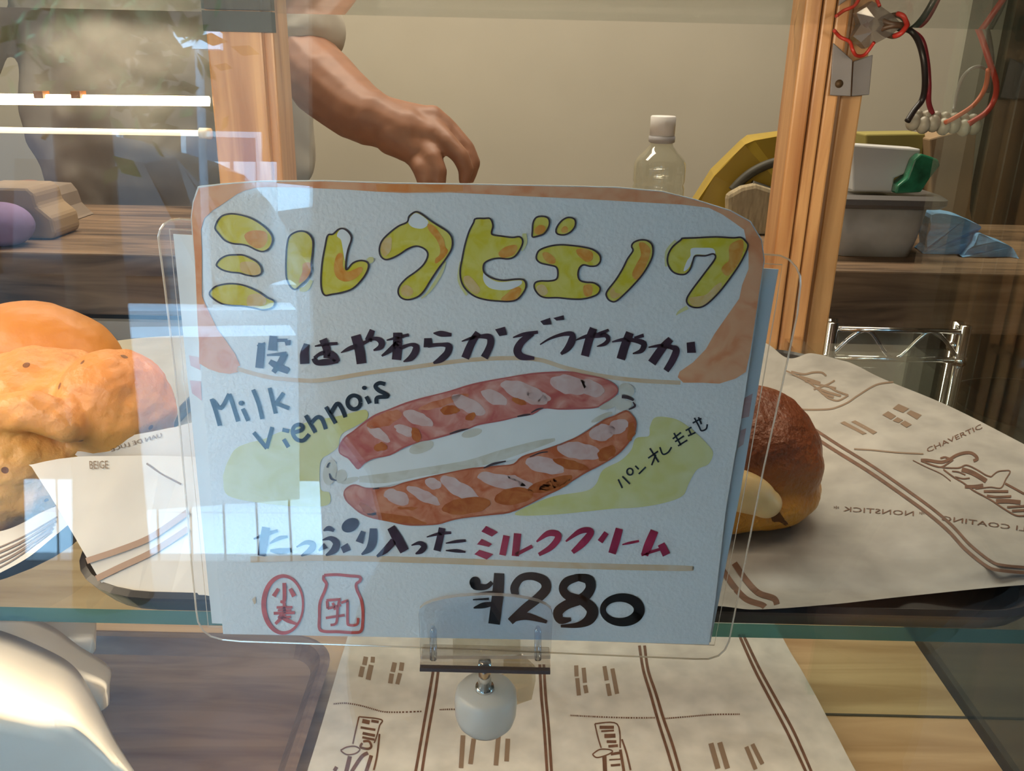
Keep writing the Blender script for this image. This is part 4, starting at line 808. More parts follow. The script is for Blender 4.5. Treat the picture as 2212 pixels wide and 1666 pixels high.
# far-left liner hanging over the black tray rim
def h_rim(x, y): return ZS + .0155 + 0.0012 * fbm((x, y, 0), 40, 2)
LINERZ = lambda x, y: ZS + .0165 + max(0, (y - .262)) * 0.25 + 0.0010 * fbm((x, y, 0), 60, 2)
ln = gridpaper('wax_paper', [(-160, 1290), (-60, 1268), (0, 1238), (60, 1205), (110, 1165), (152, 1130)], [(-160, 1150), (-60, 1150), (0, 1148), (50, 1130), (90, 1108), (128, 1094)], LINERZ, 40, 10, M_WAXL)
tag(ln, 'shiny brown-streaked liner paper folded over the rim of the black tray', 'wax paper')
for k in range(5):
    P = [(-40 + 6 * k, 1246 - 14 * k), (20 + 6 * k, 1216 - 13 * k), (70 + 5 * k, 1182 - 11 * k), (112 + 3 * k, 1150 - 8 * k)]
    pstroke('printed_stripe', P, 5 if k % 2 else 3, LINERZ, M_PRINT2, ln)

# golden breads
M_GOLD = crust('golden_crust', [(0.0, (0.78, 0.40, 0.10)), (0.35, (0.85, 0.46, 0.13)), (0.62, (0.84, 0.38, 0.10)), (0.85, (0.74, 0.28, 0.075)), (1.0, (0.68, 0.25, 0.06))], 26, 0.45, 0.55, 0.75, flecks=(85, 0.12, (0.24, 0.09, 0.03)))
M_GOLD2 = crust('amber_crust', [(0.0, (0.62, 0.28, 0.05)), (0.5, (0.66, 0.27, 0.04)), (1.0, (0.58, 0.20, 0.03))], 22, 0.45, 0.3, 0.3)
TZ2 = ZS + .0038
b0 = hit_z(105, 1150, TZ2); yb = b0.y + .040
def at(px, py, y): return hit_y(px, py, y)
c1 = at(105, 945, yb + .004); c2 = at(20, 1010, yb - .022)
def dgold(p):
    q = p + (p - c1).normalized() * (0.0020 * fbm(p, 38) + 0.0012 * fbm(p, 110)); q.z = max(q.z, TZ2); return q
roll = organic('bread_roll', [('e', c1, (0.0515, 0.040, 0.0370)), ('e', c1 + Vector((0, .002, -.020)), (0.0490, 0.039, 0.0250)), ('e', c2, (0.0330, 0.026, 0.0290)), ('e', at(250, 880, yb - .012), (0.022, 0.022, 0.024)), ('e', c1 + Vector((-.045, 0, -.008)), (0.035, .034, .036)),
    ('c', [(at(-20, 900, yb - .034), .007), (at(70, 885, yb - .036), .008), (at(150, 920, yb - .036), .007)])], 0.0016, M_GOLD, None, 14, dgold)
tag(roll, 'big golden folded bread roll dotted with dark flecks on the black tray', 'bread')
# seeds / sugar grains
c3 = at(120, 770, yb + .062)
def dg2(p):
    q = p + (p - c3).normalized() * 0.0012 * fbm(p, 45); q.z = max(q.z, TZ2); return q
r2 = organic('bread_roll', [('e', c3 + Vector((-.012, 0, -.006)), (0.044, 0.028, 0.032)), ('e', c3 + Vector((-.01, 0, -.030)), (0.040, 0.026, 0.026))], 0.0018, M_GOLD2, None, 5, dg2)
tag(r2, 'smooth amber bread roll behind the flecked golden one', 'bread')

# ---------------------------------------------------------------- lower deck
bt = mesh('bread_tray', *trayvf(-0.50, hit_z(705, 1500, ZB).x, 0.20, 0.475, ZB + .0002, 0.012, 0.03, 0.006, 0.008), M_BTRAY)
tag(bt, 'scuffed brown serving tray on the lower deck beside the printed wax paper', 'tray')
ZP = ZB + .0012
def h_low(x, y): return ZP + 0.0135 + abs(wob(x, y, 10, .0030)) - 0.0005
mat_board = box('bread_tray', hit_z(640, 1666, ZP + .012).x + .012, hit_z(1800, 1640, ZP).x - .012, 0.22, 0.50, ZB + .0002, ZB + .0125, M_TRAY, bevel=.002)
tag(mat_board, 'black flat board under the printed wax paper on the lower deck', 'tray')
wl = gridpaper('wax_paper', [(648, 1720), (900, 1735), (1150, 1740), (1500, 1738), (1880, 1722)], [(760, 1345), (900, 1338), (1150, 1335), (1400, 1338), (1672, 1345)], h_low, 120, 80, M_WAX_LIT)
tag(wl, 'printed wax paper with paired brown lines on the lower deck under the sign clip', 'wax paper')
lo1 = crop(660, 1370, 5.6294); lo2 = crop(1230, 1380, 5.8243); lo3 = crop(1100, 1186, 3.45625)
def lp_(name, cm, pts, w_, mat=M_PRINT): return pstroke(name, [cm(p) for p in pts], w_, h_low, mat, wl)
for pts, cm in (([(1565, 380), (1510, 700), (1440, 1100), (1370, 1500), (1330, 1720)], lo1), ([(1622, 380), (1580, 700), (1510, 1100), (1450, 1450), (1410, 1720)], lo1),
                ([(228, 865), (240, 1100), (262, 1350), (285, 1700)], lo3), ([(258, 865), (272, 1100), (295, 1350), (318, 1700)], lo3),
                ([(880, 90), (930, 400), (1020, 700), (1120, 1050), (1230, 1400), (1320, 1700)], lo2), ([(945, 90), (990, 400), (1090, 700), (1180, 1000), (1300, 1350), (1400, 1700)], lo2),
                ([(1715, 640), (1830, 900), (1960, 1150), (2090, 1400), (2230, 1700)], lo3), ([(1745, 640), (1870, 900), (1990, 1120), (2130, 1380), (2270, 1700)], lo3)):
    lp_('printed_line', cm, pts, 6.0)
def dashes(cm, pts, n, w_):
    P = cr(pts, 60); L = len(P)
    g = []
    for i in range(n):
        a_ = P[int(i / n * (L - 1))]; b_ = P[int((i + .62) / n * (L - 1))]
        g.append(strokevf([(*cm(a_), w_), (*cm(b_), w_)], on(h_low), 2))
    mesh('printed_dashes', *join(g), M_PRINT, wl)
dashes(lo1, [(340, 855), (480, 845), (650, 870), (800, 910), (950, 950), (1150, 955), (1420, 945)], 40, 3.4)
dashes(lo1, [(1630, 925), (1800, 920), (2100, 930), (2500, 950)], 24, 3.4)
dashes(lo2, [(10, 970), (300, 985), (700, 1000), (1080, 1000)], 40, 3.4)
dashes(lo2, [(1200, 1010), (1500, 985), (1800, 960), (2150, 955)], 36, 3.4)
def blk(cm, p0, p1, w_):
    lp_('printed_block', cm, [p0, p1], w_, M_PRINT2)
for cm, A, B, w_ in ((lo1, (735, 280), (715, 380), 10), (lo1, (695, 400), (668, 525), 10), (lo1, (820, 280), (815, 350), 9), (lo1, (800, 380), (760, 560), 11), (lo1, (1085, 350), (1060, 465), 10), (lo1, (1050, 485), (1030, 605), 10), (lo1, (1175, 350), (1160, 450), 10), (lo1, (1150, 480), (1115, 615), 9),
                     (lo2, (85, 340), (90, 480), 9), (lo2, (98, 500), (120, 720), 9), (lo2, (178, 370), (195, 560), 9), (lo2, (195, 590), (215, 690), 9), (lo2, (440, 350), (470, 530), 9), (lo2, (480, 570), (508, 725), 9), (lo2, (540, 380), (600, 700), 9), (lo2, (1780, 1320), (1870, 1640), 11), (lo2, (1890, 1310), (1990, 1640), 11), (lo3, (1770, 1480), (1840, 1650), 9), (lo3, (1815, 1460), (1890, 1610), 9)):
    blk(cm, A, B, w_)
lo4 = crop(640, 1186, 3.45625)
for A, B, w_ in (((1245, 1395), (1230, 1640), 10), ((1325, 1420), (1300, 1610), 10), ((1510, 1395), (1490, 1620), 10), ((1580, 1420), (1570, 1590), 10)): blk(lo4, A, B, w_)
# boxed emblems with a leaf
for pts, w_ in (([(650, 1010), (920, 1045), (900, 1120), (865, 1250), (835, 1330)], 3), ([(650, 1010), (610, 1180), (575, 1340)], 3), ([(690, 1060), (780, 1080)], 9), ([(670, 1140), (850, 1170)], 5), ([(695, 1210), (845, 1240)], 6), ([(690, 1260), (840, 1290)], 5), ([(800, 1060), (890, 1075)], 6), ([(690, 1330), (670, 1380), (760, 1400), (800, 1370), (770, 1310), (700, 1310)], 5),
                ([(425, 1420), (500, 1380), (600, 1370), (660, 1410), (600, 1460), (500, 1470), (430, 1425)], 3), ([(760, 1450), (680, 1500), (560, 1680)], 8), ([(800, 1480), (700, 1800)], 8), ([(540, 1490), (490, 1700)], 9), ([(380, 1620), (350, 1670)], 8), ([(900, 1220), (870, 1480), (830, 1660)], 4)):
    lp_('printed_emblem_stroke', lo1, pts, w_)
for pts, w_ in (([(320, 1075), (600, 1080), (640, 1380)], 3), ([(320, 1075), (360, 1250), (400, 1380)], 3), ([(380, 1120), (560, 1120)], 7), ([(400, 1170), (560, 1160)], 4), ([(440, 1230), (580, 1225)], 9), ([(470, 1300), (590, 1300)], 6), ([(490, 1360), (610, 1350)], 6), ([(290, 1460), (380, 1400), (500, 1400), (540, 1430), (440, 1480), (340, 1500), (290, 1460)], 3), ([(440, 1480), (450, 1700)], 9), ([(520, 1460), (640, 1440)], 6), ([(500, 1530), (640, 1520)], 3), ([(520, 1600), (640, 1590)], 5), ([(640, 1400), (690, 1700)], 6), ([(660, 1270), (720, 1450), (770, 1660)], 4)):
    lp_('printed_emblem_stroke', lo2, pts, w_)
# white parchment standing at the left
M_PARCH = plain('parchment', (0.72, 0.66, 0.57), 0.6, var=0.03, scale=30)
def curl(name, top, bottom, ytop, ybot, bulge, label):
    A = cr(top, 8); B = cr(bottom, 8); n = min(len(A), len(B)); nv = 14; V = []; Fc = []
    for j in range(nv + 1):
        t = j / nv
        for i in range(n):
            ka = A[int(i * (len(A) - 1) / (n - 1))]; kb = B[int(i * (len(B) - 1) / (n - 1))]
            x = ka[0] + (kb[0] - ka[0]) * t; y = ka[1] + (kb[1] - ka[1]) * t
            tc_ = .26 + .22 * (1 - i / n); yy = ytop + (ybot - ytop) * min(1, t / tc_) + bulge * max(0, t - tc_) * 1.2 + 0.012 * math.sin(i / n * 3.1)
            V.append(hit_y(x, y, yy))
    for j in range(nv):
        for i in range(n - 1): Fc.append((j * n + i, j * n + i + 1, (j + 1) * n + i + 1, (j + 1) * n + i))
    o = mesh(name, V, Fc, M_PARCH, smooth=True)
    s = o.modifiers.new('t', 'SOLIDIFY'); s.thickness = .0004
    tag(o, label, 'parchment'); return o
def zcl(o):
    for v in o.data.vertices: v.co.z = max(v.co.z, ZB + .0135)
q1 = curl('parchment_sheet', [(-260, 1330), (-80, 1345), (0, 1362), (90, 1398), (160, 1440), (205, 1510), (245, 1590), (292, 1668)], [(-260, 1800), (-100, 1800), (0, 1810), (90, 1810), (160, 1810), (230, 1810), (290, 1810), (370, 1810)], 0.345, 0.270, 0.018, 'white parchment sheet curling up at the front edge of the brown tray')
q2 = curl('parchment_sheet', [(-60, 1340), (40, 1330), (110, 1352), (170, 1395), (236, 1440), (238, 1480), (236, 1522)], [(-60, 1560), (40, 1560), (110, 1560), (160, 1560), (200, 1545), (212, 1540), (222, 1534)], 0.392, 0.345, 0.010, 'folded white parchment edge behind the curled front sheet')
q3 = curl('parchment_sheet', [(60, 1340), (130, 1338), (200, 1340), (208, 1360), (207, 1400)], [(60, 1440), (130, 1440), (180, 1440), (195, 1420), (203, 1408)], 0.425, 0.400, 0.006, 'small white parchment corner just below the glass shelf edge')
for o in (q1, q2, q3): zcl(o)
# ---------------------------------------------------------------- behind the case: counter, baker, bottle, clutter
M_CTR = wood('counter_plank', (0.075, 0.046, 0.027), (0.26, 0.165, 0.095), 'x', 6, 0.55, 9)
YC = 0.90; ZC = hit_y(1900, 586, YC).z
ctr = empty('back_counter', (0.2, 1.05, 0.0), 'rough dark wooden counter behind the display case', 'counter')
box('plank', -1.6, 1.45, YC, 1.22, ZC - .066, ZC, M_CTR, ctr, bevel=.002)
for x in (-1.5, -0.15, 1.4): box('leg', x - .03, x + .03, 1.0, 1.12, 0.0, ZC - .066, M_CTR, ctr)
box('lower_board', -1.5, 1.4, 0.98, 1.20, 0.66, 0.69, M_CTR, ctr)
# pale storage box on the board under the counter
p0, p1 = hit_y(1795, 800, 1.0), hit_y(1962, 800, 1.0)
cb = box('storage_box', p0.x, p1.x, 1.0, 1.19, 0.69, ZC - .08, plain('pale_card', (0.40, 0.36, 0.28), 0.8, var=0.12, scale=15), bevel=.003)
tag(cb, 'pale cardboard box under the dark wooden counter, seen through the wire rack', 'box')
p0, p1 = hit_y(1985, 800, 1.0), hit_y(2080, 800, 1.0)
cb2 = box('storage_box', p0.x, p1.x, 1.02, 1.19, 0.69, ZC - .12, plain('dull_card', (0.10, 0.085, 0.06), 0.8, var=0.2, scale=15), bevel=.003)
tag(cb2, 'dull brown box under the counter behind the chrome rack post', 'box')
vb = mesh('basket', *lathevf([(0.085, 0), (0.105, .16), (0.11, .20), (0.106, .20), (0.10, .16), (0.08, .006)], (hit_y(2190, 900, 1.09).x + .03, 1.09, 0.69), 36), plain('olive_plastic', (0.10, 0.10, 0.07), 0.6, var=0.2, scale=30), smooth=True)
tag(vb, 'round olive-grey basin on the board under the counter', 'basin')
# bottle
bx_ = hit_y(1422, 400, 1.06)
bot = empty('plastic_bottle', (bx_.x, 1.06, ZC), 'empty clear plastic bottle with a white cap against the cream wall', 'bottle')
zt = hit_y(1425, 250, 1.06).z; H = zt - ZC
def zz(py): return hit_y(1425, py, 1.06).z - ZC
M_PET = glassy('clear_bottle_plastic', (0.90, 0.91, 0.86), 0.07, 0.06, haze=0.10, hazecol=(.8, .8, .7))
R = 0.0305
prof = [(R * .9, 0.0005), (R, .006)]
hh = .012
while hh < zz(372) - .010:
    prof += [(R, hh), (R * .955, hh + .004), (R, hh + .008)]; hh += .016
prof += [(R, zz(366)), (R * .985, zz(352)), (R * .9, zz(342)), (R * .66, zz(328)), (R * .46, zz(315)), (R * .42, zz(308)), (R * .42, zz(292))]
mesh('bottle_body', *lathevf(prof, (bx_.x, 1.06, ZC), 36), M_PET, bot, True)
mesh('neck_ring', *lathevf([(R * .42, zz(309)), (R * .50, zz(306)), (R * .50, zz(294)), (R * .42, zz(293))], (bx_.x, 1.06, ZC), 30), plain('grey_ring', (0.42, 0.41, 0.42), 0.4), bot, True)
capm = mesh('cap', *lathevf([(R * .40, zz(293)), (R * .47, zz(293)), (R * .48, zz(252)), (R * .44, zz(250)), (R * .1, zz(249.5))], (bx_.x, 1.06, ZC), 40), plain('white_cap', (0.78, 0.76, 0.74), 0.4), bot, True)
# yellow bag with a dark strap
yb_ = 1.135
bag = empty('yellow_bag', (hit_y(1600, 500, yb_).x, 1.16, ZC), 'mustard yellow bag with a dark curved strap beside the right pine post', 'bag')
yp = [(1496, 450), (1545, 380), (1606, 310), (1625, 300), (1700, 292), (1740, 290), (1765, 330), (1770, 520), (1770, 585), (1500, 585), (1480, 500)]
fr = [hit_y(x, y, yb_) for x, y in yp]; fr = [Vector((p.x, p.y + .012 * math.sin(i * 2.1), max(p.z, ZC + .0005))) for i, p in enumerate(fr)]
bk = [p + Vector((0.01, 0.07, 0)) for p in fr]; n_ = len(fr)
mesh('bag_body', fr + bk, [tuple(range(n_)), tuple(range(n_, 2 * n_))] + [(i, (i + 1) % n_, n_ + (i + 1) % n_, n_ + i) for i in range(n_)], plain('mustard_vinyl', (0.40, 0.27, 0.025), 0.45, var=0.12, scale=12), bag, bevel=.004)
M_STRAP = plain('dark_strap', (0.05, 0.045, 0.03), 0.6, var=0.3, scale=40)
def ribbon(pts, y0, w_, th):
    P = cr(pts, 6); g = tubevf([hit_y(x, y, y0) for x, y in P], w_, 10); return g
mesh('strap', *ribbon([(1582, 412), (1600, 392), (1625, 372), (1660, 355), (1700, 346), (1750, 342)], yb_ - .025, .0058, 0), M_STRAP, bag, True)
mesh('strap', *ribbon([(1622, 402), (1645, 410), (1680, 422), (1715, 425)], yb_ - .03, .0075, 0), M_STRAP, bag, True)
sk = [(1568, 420), (1600, 402), (1630, 396), (1690, 415), (1755, 425), (1760, 585), (1560, 585)]
fr = [hit_y(x, y, yb_ - .035) for x, y in sk]; fr = [Vector((p.x, p.y - .008, max(p.z, ZC + .0005))) for p in fr]; bk = [p + Vector((0, .018, 0)) for p in fr]; n_ = len(fr)
sack = mesh('cloth_sack', fr + bk, [tuple(range(n_)), tuple(range(n_, 2 * n_))] + [(i, (i + 1) % n_, n_ + (i + 1) % n_, n_ + i) for i in range(n_)], plain('linen', (0.36, 0.29, 0.18), 0.9, var=0.22, scale=60, stretch=(6, 1, 1), bump=.4), bevel=.005)
tag(sack, 'tan linen sack standing in front of the yellow bag', 'sack')
# storage tub, packets and cloths on the counter
ty = 0.965
t0, t1 = hit_y(1800, 500, ty), hit_y(2004, 500, ty)
lidz0, lidz1 = hit_y(1950, 450, ty).z, hit_y(1950, 422, ty).z
tub = empty('storage_tub', ((t0.x + t1.x) / 2, ty + .06, ZC), 'translucent storage tub with a grey lid on the wooden counter', 'storage tub')
M_TUB = plain('cloudy_plastic', (0.50, 0.47, 0.43), 0.4, var=0.18, scale=35, trans=0.25)
rg = [[(a, b, z) for a, b in rrect(t0.x + o_, t1.x - o_, ty + o_, ty + .13 - o_, .014)] for o_, z in ((.008, ZC + .0005), (.004, ZC + .02), (0, lidz0))]
mesh('tub_body', *loft(rg), M_TUB, tub, True)
rg = [[(a, b, z) for a, b in rrect(t0.x - .02 - o_, t1.x + .012 + o_, ty - .008 - o_, ty + .138 + o_, .016)] for o_, z in ((0, lidz0), (.004, lidz0 + .004), (.004, lidz1 - .004), (-.002, lidz1), (-.02, lidz1 - .003))]
mesh('tub_lid', *loft(rg), plain('grey_lid', (0.13, 0.12, 0.115), 0.35, var=.1, scale=20), tub)
lt = lidz1 + .0005
def slab(name, px, y, th, mat, label, cat, bev=.002, lift=None):
    fr = [hit_y(a, b, y) for a, b in px]; fr = [Vector((p.x, p.y, max(p.z, lift) if lift else p.z)) for p in fr]
    bk = [p + Vector((0, th, 0)) for p in fr]; n = len(fr)
    o = mesh(name, fr + bk, [tuple(range(n)), tuple(range(n, 2 * n))] + [(i, (i + 1) % n, n + (i + 1) % n, n + i) for i in range(n)], mat, bevel=bev)
    if label: tag(o, label, cat)
    return o
pk = slab('white_packet', [(1840, 312), (1990, 322), (1985, 345), (1965, 372), (1932, 385), (1928, 424), (1840, 424)], .985, .03, plain('white_pack', (0.62, 0.62, 0.61), 0.5, var=.05, scale=10), 'crumpled white packet lying on the grey lid of the storage tub', 'packet', lift=lt)
gb_ = slab('green_packet', [(1975, 345), (1990, 332), (2010, 338), (2028, 345), (2032, 358), (2010, 385), (1990, 416), (1934, 422), (1938, 402), (1960, 385)], .972, .022, plain('green_film', (0.02, 0.16, 0.08), 0.2, var=.5, scale=50, coat=1), 'shiny dark green packet on the grey tub lid', 'packet', lift=lt)
M_CLOTH = plain('blue_cloth', (0.16, 0.36, 0.62), 0.9, var=.18, scale=90, stretch=(1, 1, 3), bump=.6)
def cloth(name, px, y, label):
    fr = cr(px, 5, True); n = len(fr)
    V = [hit_y(a, b, y) for a, b in fr]; V = [Vector((p.x, p.y + .004 * math.sin(p.z * 260 + p.x * 90), max(p.z, ZC + .0005))) for p in V]
    bk = [p + Vector((.006, .035, 0)) for p in V]
    o = mesh(name, V + bk, [tuple(range(n)), tuple(range(n, 2 * n))] + [(i, (i + 1) % n, n + (i + 1) % n, n + i) for i in range(n)], M_CLOTH)
    tag(o, label, 'cloth'); return o
cloth('wiping_cloth', [(1990, 586), (2004, 520), (2016, 466), (2060, 465), (2095, 478), (2118, 492), (2100, 520), (2062, 586)], 1.00, 'pale blue ribbed wiping cloth folded against the storage tub')
cloth('wiping_cloth', [(2066, 586), (2100, 530), (2118, 506), (2150, 520), (2190, 536), (2197, 560), (2180, 578), (2120, 586)], .985, 'pale blue ribbed wiping cloth with a pointed corner at the counter end')
slab('cardboard_box', [(1870, 290), (2000, 288), (2000, 318), (1870, 318)], 1.14, .05, plain('olive_card', (0.34, 0.29, 0.08), 0.7), None, None)
ob = bpy.data.objects['cardboard_box']; 
for v in ob.data.vertices:
    if v.co.z < 1.30 and v.co.z < min(x.co.z for x in ob.data.vertices) + .004: v.co.z = ZC + .0005
tag(ob, 'olive-yellow carton behind the storage tub', 'carton')
kb = slab('kraft_box', [(2008, 300), (2112, 270), (2096, 450), (2090, 590), (2000, 590)], 1.12, .07, plain('kraft', (0.36, 0.24, 0.13), 0.7, var=.15, scale=14), 'brown kraft board leaning behind the blue cloths', 'cardboard', lift=ZC + .0005)
# dark tall cabinet at the right
d0 = hit_y(2140, 250, 1.78)
cab = empty('tall_cabinet', (d0.x + .4, 1.87, 0), 'tall dark green-black cabinet standing against the cream wall', 'cabinet')
M_CAB = plain('dark_cabinet', (0.045, 0.045, 0.033), 0.45, var=0.5, scale=5)
box('cabinet_body', d0.x, d0.x + .7, 1.80, 1.94, 0, 2.2, M_CAB, cab)
box('door', d0.x + .01, d0.x + .34, 1.785, 1.80, .1, 2.15, M_CAB, cab); box('door', d0.x + .35, d0.x + .69, 1.785, 1.80, .1, 2.15, M_CAB, cab)
# chrome wire rack between case and counter
ry = 0.78
rk = empty('wire_rack', (hit_y(1950, 800, ry).x, ry + .06, 0), 'chrome wire rack with a zigzag rail behind the wax-papered tray', 'wire rack')
M_CHR = plain('chrome', (0.80, 0.79, 0.78), 0.12, 1.0)
zr0, zr1 = hit_y(1950, 714, ry).z, hit_y(1950, 776, ry).z
xl, xr = hit_y(1798, 714, ry).x, hit_y(2085, 716, ry).x
for yy, dx_ in ((ry, 0), (ry + .05, .018)):
    for x in (xl + dx_, xr + dx_):
        mesh('post', *tubevf([(x, yy, 0), (x, yy, zr0 + (.006 if dx_ == 0 else -.004))], .0050, 12), M_CHR, rk, True)
        mesh('collar', *tubevf([(x, yy, zr1 - .004), (x, yy, zr1 + .004)], .0064, 12), M_CHR, rk, True)
    if dx_: continue
    mesh('rail', *tubevf([(xl, yy, zr0), (xr, yy, zr0)], .0026, 8), M_CHR, rk, True)
    mesh('rail', *tubevf([(xl, yy, zr1), (xr, yy, zr1)], .0030, 8), M_CHR, rk, True)
    zg = [(xl + (xr - xl) * k / 4, yy, zr1 if k % 2 == 0 else zr0) for k in range(5)]
    mesh('zigzag', *tubevf(cr(zg, 5), .0020, 8), M_CHR, rk, True)
for x in (xl, xr): mesh('rail', *tubevf([(x, ry, zr0), (x + .018, ry + .05, zr0 - .006)], .0026, 8), M_CHR, rk, True)
# bracket, connector and wires at the right post
wy = 0.600
br = empty('steel_bracket', hit_y(1832, 200, wy), 'bent steel bracket screwed to the right pine posts', 'bracket')
def flat(name, px, y, th, mat, parent, bev=.0005):
    fr = [hit_y(a, b, y) for a, b in px]; bk = [p + Vector((0, th, 0)) for p in fr]; n = len(fr)
    return mesh(name, fr + bk, [tuple(range(n)), tuple(range(n, 2 * n))] + [(i, (i + 1) % n, n + (i + 1) % n, n + i) for i in range(n)], mat, parent, bevel=bev)
M_GALV = plain('galvanised', (0.22, 0.21, 0.22), 0.55, 0.4, var=.15, scale=30)
flat('plate', [(1800, 92), (1842, 130), (1838, 208), (1793, 206)], wy, .0012, M_GALV, br)
flat('plate', [(1844, 133), (1886, 118), (1878, 205), (1840, 208)], wy + .014, .0012, M_GALV, br)
hp_ = hit_y(1813, 181, wy - .0006)
mesh('screw', *tubevf([hp_, hp_ + Vector((0, .003, 0))], [.0026, .0026], 14), plain('rusty_screw', (.10, .06, .03), .6, .5), br, True)
ps = empty('led_driver', hit_y(1850, 60, .59), 'small clear-cased power connector hanging on the right post', 'connector')
mesh('casing', *tubevf([hit_y(1842, 38, .600), hit_y(1900, -22, .600)], .0125, 6), plain('smoky_plastic', (.17, .14, .14), .3, var=.3, scale=60), ps)
mesh('clear_shell', *tubevf([hit_y(1852, 92, .600), hit_y(1872, 70, .600), hit_y(1912, 52, .600), hit_y(1952, 36, .600)], [.0065, .0095, .0085, .0045], 6), glassy('clouded_shell', (.85, .82, .80), .08, .1, haze=.45, hazecol=(.5, .46, .43)), ps)
M_WR = plain('red_wire', (.45, .03, .02), .4); M_WB = plain('black_wire', (.02, .015, .015), .4); M_WG = plain('grey_wire', (.22, .21, .2), .35)
def wire(pts, y, r_, mat, label, par=None):
    n = len(pts)
    o = mesh('wire', *tubevf([hit_y(a, b, y + .004 * math.sin(i * .22)) for i, (a, b) in enumerate(cr(pts, 7))], r_, 8), mat, par, True)
    if label: tag(o, label, 'wire')
    return o
wire([(1802, 66), (1815, 80), (1835, 90), (1842, 108), (1850, 120), (1868, 118), (1888, 92)], .586, .0011, M_WR, 'thin red wire looped round the bracket on the right post')
wire([(2085, -30), (2100, 30), (2120, 80), (2138, 135), (2152, 180), (2148, 215), (2128, 245), (2092, 268)], .66, .0021, M_WR, 'thick red wire dropping down to the connector strip')
wire([(2098, -30), (2118, 20), (2134, 70), (2142, 120), (2141, 160), (2132, 200)], .668, .0017, M_WB, 'black wire running down beside the thick red wire')
wire([(2135, 150), (2128, 190), (2105, 225), (2070, 250), (2042, 265)], .655, .0017, plain('orange_wire', (.55, .09, .02), .4), 'orange-red wire curving into the middle of the connector strip')
wire([(1940, 60), (1966, 66), (1984, 90), (1995, 130), (1998, 180), (1992, 215), (1975, 238), (1960, 262)], .652, .0022, M_WB, 'black wire bending into the end of the connector strip')
wire([(1960, 62), (1990, 85), (2002, 130), (2006, 180), (2006, 220), (2014, 245)], .658, .0019, plain('dark_red_wire', (.24, .02, .03), .4), 'dark red wire running down beside the black one')
wire([(1898, 66), (1930, 36), (1962, 12), (1966, 40), (1950, 68), (1928, 78), (1902, 66), (1925, 56), (1952, 56)], .594, .0017, plain('brown_wire', (.09, .05, .03), .4), 'brown wire coiled in a loop beside the clear connector')
wire([(1952, 10), (1963, 18), (1963, 45), (1948, 70), (1932, 78)], .590, .0016, M_WR, 'short red wire looped next to the brown coil')
wire([(1880, 50), (1920, 22), (1960, -10), (1990, -30)], .596, .0020, plain('violet_wire', (.07, .05, .07), .4), 'dusky wire rising from the connector to the case top')
wire([(2060, 238), (2066, 205), (2078, 170), (2096, 150), (2116, 144), (2134, 152)], .664, .0012, M_WG, 'bare grey wire arching from the connector strip')
cs = empty('connector_strip', hit_y(2035, 265, .66), 'translucent beige screw connector strip holding the wire ends', 'connector')
M_CS = plain('beige_nylon', (.42, .38, .30), .4, trans=.15, var=.2, scale=80)
for i in range(7):
    c_ = hit_y(1972 + 22 * i, 266 + 1.5 * i + (3 if i % 2 else -2), .66)
    mesh('terminal', *sphvf(c_, (.0050, .0055, .0062), 14, 8), M_CS, cs, True)
    mesh('terminal', *sphvf(hit_y(1982 + 20 * i, 248 + 1.5 * i, .664), (.0036, .004, .0038), 12, 7), M_CS, cs, True)
# marks on the wall
mk = mesh('wall_stain', *join([strokevf([(2003, 44, 4), (2010, 52, 6), (2020, 48, 5), (2030, 50, 6), (2038, 44, 4)], lambda a, b: hit_y(a, b, 1.9495), 4)]), plain('stain', (.30, .25, .18), .8))
mk.parent = bpy.data.objects['wall_back']
# LED tubes in the left bay
led = empty('led_tube', hit_y(200, 215, .60), 'bright warm LED tube spanning the left bay of the case', 'LED tube')
la, lb = hit_y(-330, 206, .602), hit_y(452, 216, .602)
mesh('tube', *tubevf([la, lb], .0024, 10), emis('led_glow', (1.0, .74, .42), 12), led, True)
for x in (88, 168): 
    c_ = hit_y(x, 209, .600); mesh('clip', *boxvf(c_.x - .003, c_.x + .003, .597, .606, c_.z - .001, c_.z + .0035), plain('brown_clip', (.25, .10, .04), .5), led)
la2, lb2 = hit_y(-330, 219, .606), hit_y(452, 224, .606)
mesh('tube', *tubevf([la2, lb2], .0016, 10), emis('led_glow', (1.0, .74, .42), 12), led, True)
rod = empty('light_rod', hit_y(200, 287, .60), 'thin dim cream tube with a round end cap below the bright LED', 'LED tube')
la, lb = hit_y(-330, 276, .604), hit_y(452, 288, .604)
mesh('tube', *tubevf([la, lb], .0020, 10), emis('dim_tube', (1.0, .80, .52), 0.9), rod, True)
mesh('end_cap', *tubevf([hit_y(432, 288, .604), hit_y(456, 289, .604)], .0036, 14), plain('cream_cap', (.6, .52, .38), .5), rod, True)
# kraft bags and a purple bundle on the counter, left bay
def lump(name, shapes, mat, label, cat, vox=.004):
    def cl(p): return Vector((p.x, p.y, max(p.z, ZC + .0003))) + Vector((0, 0, 0))
    o = organic(name, shapes, vox, mat, None, 4, cl); tag(o, label, cat); return o
M_KR = plain('kraft_paper', (.34, .24, .14), .75, var=.12, scale=14, bump=.2)
slab('paper_bag', [(-60, 403), (58, 405), (72, 418), (80, 446), (112, 472), (120, 505), (124, 575), (-60, 575)], .965, .06, M_KR, 'tan kraft paper bag on the counter in the left bay', 'paper bag', .006, ZC + .0005)
slab('paper_bag', [(40, 404), (104, 408), (118, 425), (128, 452), (150, 474), (160, 500), (164, 575), (40, 575)], 1.08, .06, plain('grey_kraft', (.26, .20, .15), .75, var=.12, scale=14), 'grey-brown paper bag standing behind the tan one', 'paper bag', .006, ZC + .0005)
g1 = hit_y(10, 600, .92)
